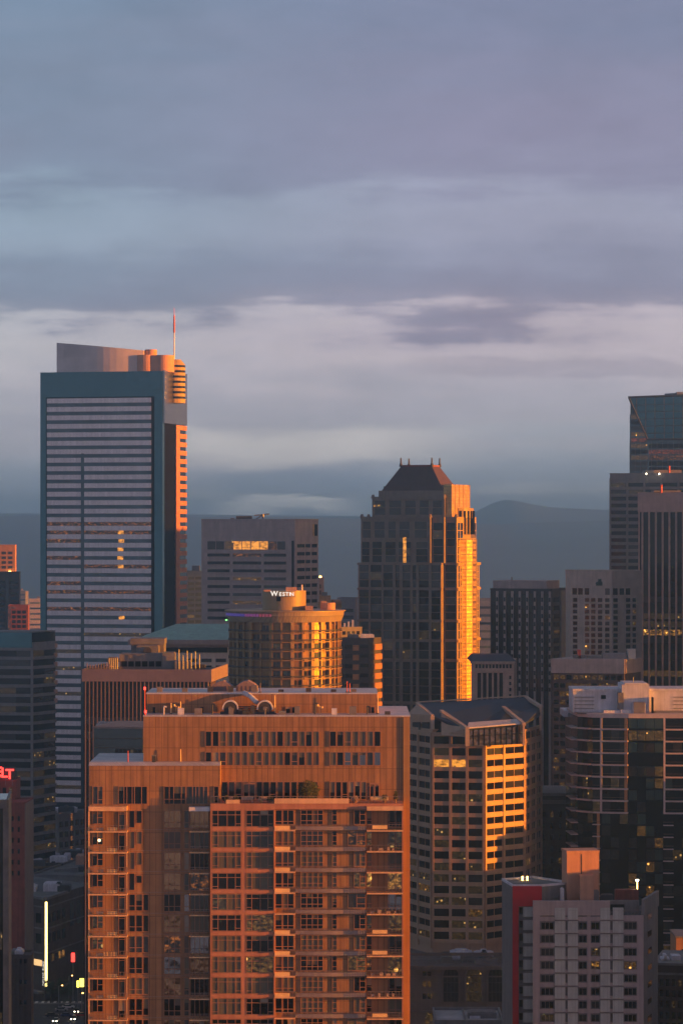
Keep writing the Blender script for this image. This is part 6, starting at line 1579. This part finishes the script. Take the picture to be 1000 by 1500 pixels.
shrub(382, 449.0, TZ, .5, .9, 'low plant in front of the terrace doors', n=260, m='furniture')
shrub(396, 449.0, TZ, .55, 1.1, 'round low plant left of the pale terrace upstand', n=260)
shrub(563, 449.4, TZ, .5, 1.3, 'middle plant among those at the right end of the roof terrace', n=300)
shrub(579, 449.3, TZ, .35, 1.9, 'tall thin dark plant at the right end of the roof terrace', n=300)
shrub(520, 449.2, TZ, .6, 1.0, 'low spreading plant right of the pale terrace upstand', n=300, m='furniture')
def seat(px, D, w, lab, m='furniture', kind='terrace_bench'):
    x = X(px,D); t = Thing(kind, lab, 'bench' if 'bench' in kind else 'table', Vector((x, D, TZ)), 0, 'furniture on the roof terrace')
    q = t.mb('seat' if 'bench' in kind else 'tabletop', m); q.box(x-w/2, x+w/2, D-.3, D+.3, TZ+.42, TZ+.5)
    if 'bench' in kind: q = t.mb('backrest', m); q.box(x-w/2, x+w/2, D+.25, D+.32, TZ+.5, TZ+.9)
    for sx in (-1, 1):
        for sy in (-1, 1): q = t.part('leg', 'rail'); q.box(x+sx*(w/2-.08)-.04, x+sx*(w/2-.08)+.04, D+sy*.24-.04, D+sy*.24+.04, TZ, TZ+.42)
    t.done()
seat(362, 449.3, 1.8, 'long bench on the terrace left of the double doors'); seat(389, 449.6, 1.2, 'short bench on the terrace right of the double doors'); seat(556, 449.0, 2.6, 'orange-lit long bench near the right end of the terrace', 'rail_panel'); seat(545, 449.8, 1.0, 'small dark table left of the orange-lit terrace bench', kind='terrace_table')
def roof_things():
    ZV = Z(1048.2,453)
    # twin curved exhaust hoods
    for i, px in enumerate((337.5, 388)):
        D = 456.5; x = X(px,D); t = Thing('exhaust_hood', ['left one of two round black exhaust hoods on the apartment tower roof', 'right one of two round black exhaust hoods, with a pale curved duct'][i], 'roof vent', Vector((x,D,ZV)), 0, 'round exhaust hoods on the roof')
        q = t.mb('fan_drum', 'mech_dark'); q.tube((x,D+.6,ZV+.85), (x,D-.7,ZV+.85), 1.0, n=24)
        h = t.mb('hood', 'mech_white'); n = 14; R0, R1 = 1.02, 1.2
        for k in range(n):
            a0, a1 = math.pi*(-.05+1.1*k/n), math.pi*(-.05+1.1*(k+1)/n)
            pr = [(x+r_*math.cos(a), z_) for a, r_ in ((a0,R0),(a0,R1),(a1,R1),(a1,R0)) for z_ in (ZV+.85+r_*math.sin(a),)]
            h.add([(px_,D-.75,z_) for px_, z_ in pr]+[(px_,D+.75,z_) for px_, z_ in pr], BOXF)
        q = t.mb('hub', 'mech_grey'); q.tube((x,D-.7,ZV+.85), (x,D-.8,ZV+.85), .3, n=12)
        q = t.mb('base', 'mech_dark'); q.box(x-1.5, x+1.5, D-.6, D+.8, ZV-.02, ZV+.35)
        if i: q = t.mb('duct', 'mech_white'); q.tube((x-1.2,D+.4,ZV+1.7), (x-2.4,D+1.5,ZV+2.7), .38, n=12); q.tube((x-2.4,D+1.5,ZV+2.7), (x-3.2,D+2.4,ZV+3.0), .38, n=12)
        t.done()
    t = Thing('roof_pipework', 'dark pipes and valve boxes between the two round exhaust hoods', 'pipework', Vector((X(363,456),456,ZV)))
    q = t.mb('pipe', 'mech_dark')
    for k in range(4): q.tube((X(346,456),456+.25*k,ZV+.3+.25*k), (X(378,456),456+.25*k,ZV+.3+.25*k), .1)
    for k in range(3): q = t.part('valve_box', 'mech_dark'); x = X(352+k*9,456); q.box(x-.3, x+.3, 455.6, 456.4, ZV, ZV+.8+.25*k)
    t.done()
    # pale humped rooflights on the roof storey
    ZP = Z(1015.2,459)
    for i, (p0, p1) in enumerate(((310.5,340),(345.5,377))):
        D = 464; xa, xb = X(p0,D), X(p1,D); t = Thing('humped_rooflight', ['left pale humped roof cover on the top roof storey', 'right pale humped roof cover on the top roof storey'][i], 'roof cover', Vector(((xa+xb)/2,D,ZP)), 0, 'pale humped roof covers')
        w = xb-xa; pr = [(xa,ZP),(xb,ZP),(xb,ZP+.6),(xb-w*.15,ZP+1.05),(xb-w*.45,ZP+1.55),(xb-w*.62,ZP+1.5),(xb-w*.85,ZP+1.1),(xa,ZP+.7)]; n = len(pr)
        q = t.mb('cover', 'fin_parapet'); q.add([(a,D,b_) for a, b_ in pr]+[(a,D+4,b_) for a, b_ in pr], [list(range(n)), [n+k for k in range(n)][::-1]]+[(k,n+k,n+(k+1)%n,(k+1)%n) for k in range(n)])
        q = t.mb('rib', 'mech_grey')
        for k in range(5): x = xa+w*(k+.5)/5; q.box(x-.03, x+.03, D-.05, D-.005, ZP, ZP+.75)
        t.done()
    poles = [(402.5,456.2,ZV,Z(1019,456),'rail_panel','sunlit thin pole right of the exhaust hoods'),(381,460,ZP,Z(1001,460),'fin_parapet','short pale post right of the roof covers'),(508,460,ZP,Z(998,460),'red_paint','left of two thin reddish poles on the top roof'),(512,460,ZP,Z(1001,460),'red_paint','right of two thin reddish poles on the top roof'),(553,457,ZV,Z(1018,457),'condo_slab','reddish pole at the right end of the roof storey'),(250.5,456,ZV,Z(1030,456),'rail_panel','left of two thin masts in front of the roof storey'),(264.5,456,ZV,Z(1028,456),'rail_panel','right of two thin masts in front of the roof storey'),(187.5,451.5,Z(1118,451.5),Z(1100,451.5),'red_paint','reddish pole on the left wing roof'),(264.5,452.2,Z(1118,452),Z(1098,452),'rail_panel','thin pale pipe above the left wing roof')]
    for px, D, z0, z1, m, lab in poles:
        t = Thing('roof_pole', lab, 'pole', Vector((X(px,D),D,z0)), 0, 'poles on the apartment tower roofs'); q = t.mb('pole', m); q.tube((X(px,D),D,z0-.02),(X(px,D),D,z1),.085,r2=.06); q = t.mb('foot', 'mech_dark'); q.cyl(X(px,D),D,z0-.03,z0+.12,.22,n=10); t.done()
    for (px, D, zb, zt_, lab) in ((212,453.6,ZV,Z(1011,453),'red lamp on the upper left corner of the roof storey'),(213,453.4,ZV,Z(1045,453),'red lamp at the left end of the upper block roof')):
        t = Thing('warning_lamp', lab, 'lamp', Vector((X(px,D),D,zb)), 0, 'red roof corner lamps'); q = t.mb('post', 'red_paint'); q.tube((X(px,D),D,zb),(X(px,D),D,zt_),.08)
        q = t.mb('lamp', 'brake_red'); q.cyl(X(px,D),D,zt_,zt_+.4,.16,n=8); t.done()
    # dark flue on the left wing roof
    D = 451; t = Thing('roof_flue', 'short black flue standing on the pale metal edge of the left wing roof', 'flue', Vector((X(225.5,D),D,Z(1118,D)))); q = t.mb('flue', 'mech_dark'); q.box(X(222.5,D),X(228,D),D-.2,D+.5,Z(1121,D),Z(1108,D)); q = t.mb('cap', 'mech_grey'); q.box(X(222,D),X(228.5,D),D-.25,D+.55,Z(1108,D),Z(1106.5,D)); t.done()
    # sunlit instruments: a bent arm with two round heads, and a wall bracket
    for (px, D, zb, lab) in ((468,456.3,ZV,'two small round lit heads on a stalk at the right of the roof storey'),(258,456.4,ZV,'small camera arm lit orange at the left of the roof storey')):
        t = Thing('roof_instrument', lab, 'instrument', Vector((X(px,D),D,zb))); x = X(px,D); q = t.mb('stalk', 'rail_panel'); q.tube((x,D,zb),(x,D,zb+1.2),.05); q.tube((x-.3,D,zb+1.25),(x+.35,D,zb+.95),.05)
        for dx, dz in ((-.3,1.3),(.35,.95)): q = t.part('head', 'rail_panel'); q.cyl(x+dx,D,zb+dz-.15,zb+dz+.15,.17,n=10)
        t.done()
roof_things()
# ------------------------------------------------------------------ unseen blocks added right of the frame to cast shadows
def shadow_block(x0, x1, y0, y1, ztop, m, lab, fh=3.6, lean=0.0):
    t = Thing('office_building', lab, 'building', Vector(((x0+x1)/2, (y0+y1)/2, 0)))  # unseen blocker, sized for the shadow it throws
    b = t.mb('wall', m); b.box(x0, x1, y0, y1, 0, ztop)
    t.fp = [Vector((x0,y0)), Vector((x1,y0)), Vector((x1,y1)), Vector((x0,y1))]; parapet(t, t.fp, ztop-.02, .6, m=m)
    for A_, B_ in (((x0,y0),(x1,y0)), ((x0,y1),(x0,y0))):
        f = Face(A_, B_); nf = int((ztop-4)/fh); sp = t.mb('spandrel', m)
        for j in range(nf):
            z = ztop-1.5-j*fh; q = t.mb('window_band', 'glass_black'); q.fbox(f, .8, f.L-.8, z-fh*.5, z, .02, .1); sp.fbox(f, .4, f.L-.4, z-fh+.02, z-fh*.5-.02, .02, .35)
    rooftop(t, (x0+x1)/2, (y0+y1)/2, ztop, (x1-x0)*.5, (y1-y0)*.5, 4, int(x0), hmax=2); t.done()
shadow_block(124, 160, 905, 939.6, 68, 'grey_office', 'grey office block outside the frame beside the curved apartment tower')
shadow_block(124, 150, 939.8, 950.5, 78, 'beige_stone', 'slim beige block outside the frame behind the grey office block')
shadow_block(126, 165, 951, 1010, 92, 'dark_office', 'dark office block outside the frame right of the curved apartment tower')
shadow_block(150, 200, 1070, 1121, 212, 'dark_office', 'dark tower outside the frame right of the brown block')
shadow_block(150, 200, 1121.3, 1154.7, 86, 'grey_office', 'low grey block outside the frame between two dark towers')
shadow_block(150, 200, 1155, 1266, 212, 'dark_office', 'long dark slab outside the frame right of the beige emblem block')
shadow_block(186, 216, 1391, 1437, 184, 'mauve_stone', 'mauve tower outside the frame behind the tower with the teal crown')
shadow_block(94, 122, 674, 708, 93.0, 'apt_grey', 'grey block outside the frame right of the apartment block with the red frame')
shadow_block(68, 95, 489, 521, 133, 'grey_office', 'grey tower outside the frame right of the nearest apartment tower')
shadow_block(150, 190, 1020, 1069, 60, 'brown_brick', 'low brown block outside the frame in front of the long dark slab')
shadow_block(112, 140, 798, 836, 66, 'grey_office', 'small grey block outside the frame behind the brown block')
shadow_block(120, 150, 700, 760, 70, 'brown_brick', 'brown block outside the frame near the brick corner building')
# ------------------------------------------------------------------ evening haze
hz = MB(); hz.box(-3400, 3400, -300, 15900, -1.0, 306)
o = bpy.data.objects.new('haze', hz.mesh('haze', [])); col.objects.link(o); o['kind'] = 'stuff'
m = bpy.data.materials.new('haze_air'); m.use_nodes = True; nt = m.node_tree; nt.nodes.clear()
out = nt.nodes.new('ShaderNodeOutputMaterial'); pv = nt.nodes.new('ShaderNodeVolumePrincipled')
pv.inputs['Color'].default_value = (.37, .74, 1.0, 1); pv.inputs['Density'].default_value = 1.6e-4; pv.inputs['Anisotropy'].default_value = .78
nt.links.new(pv.outputs[0], out.inputs['Volume']); o.data.materials.append(m)
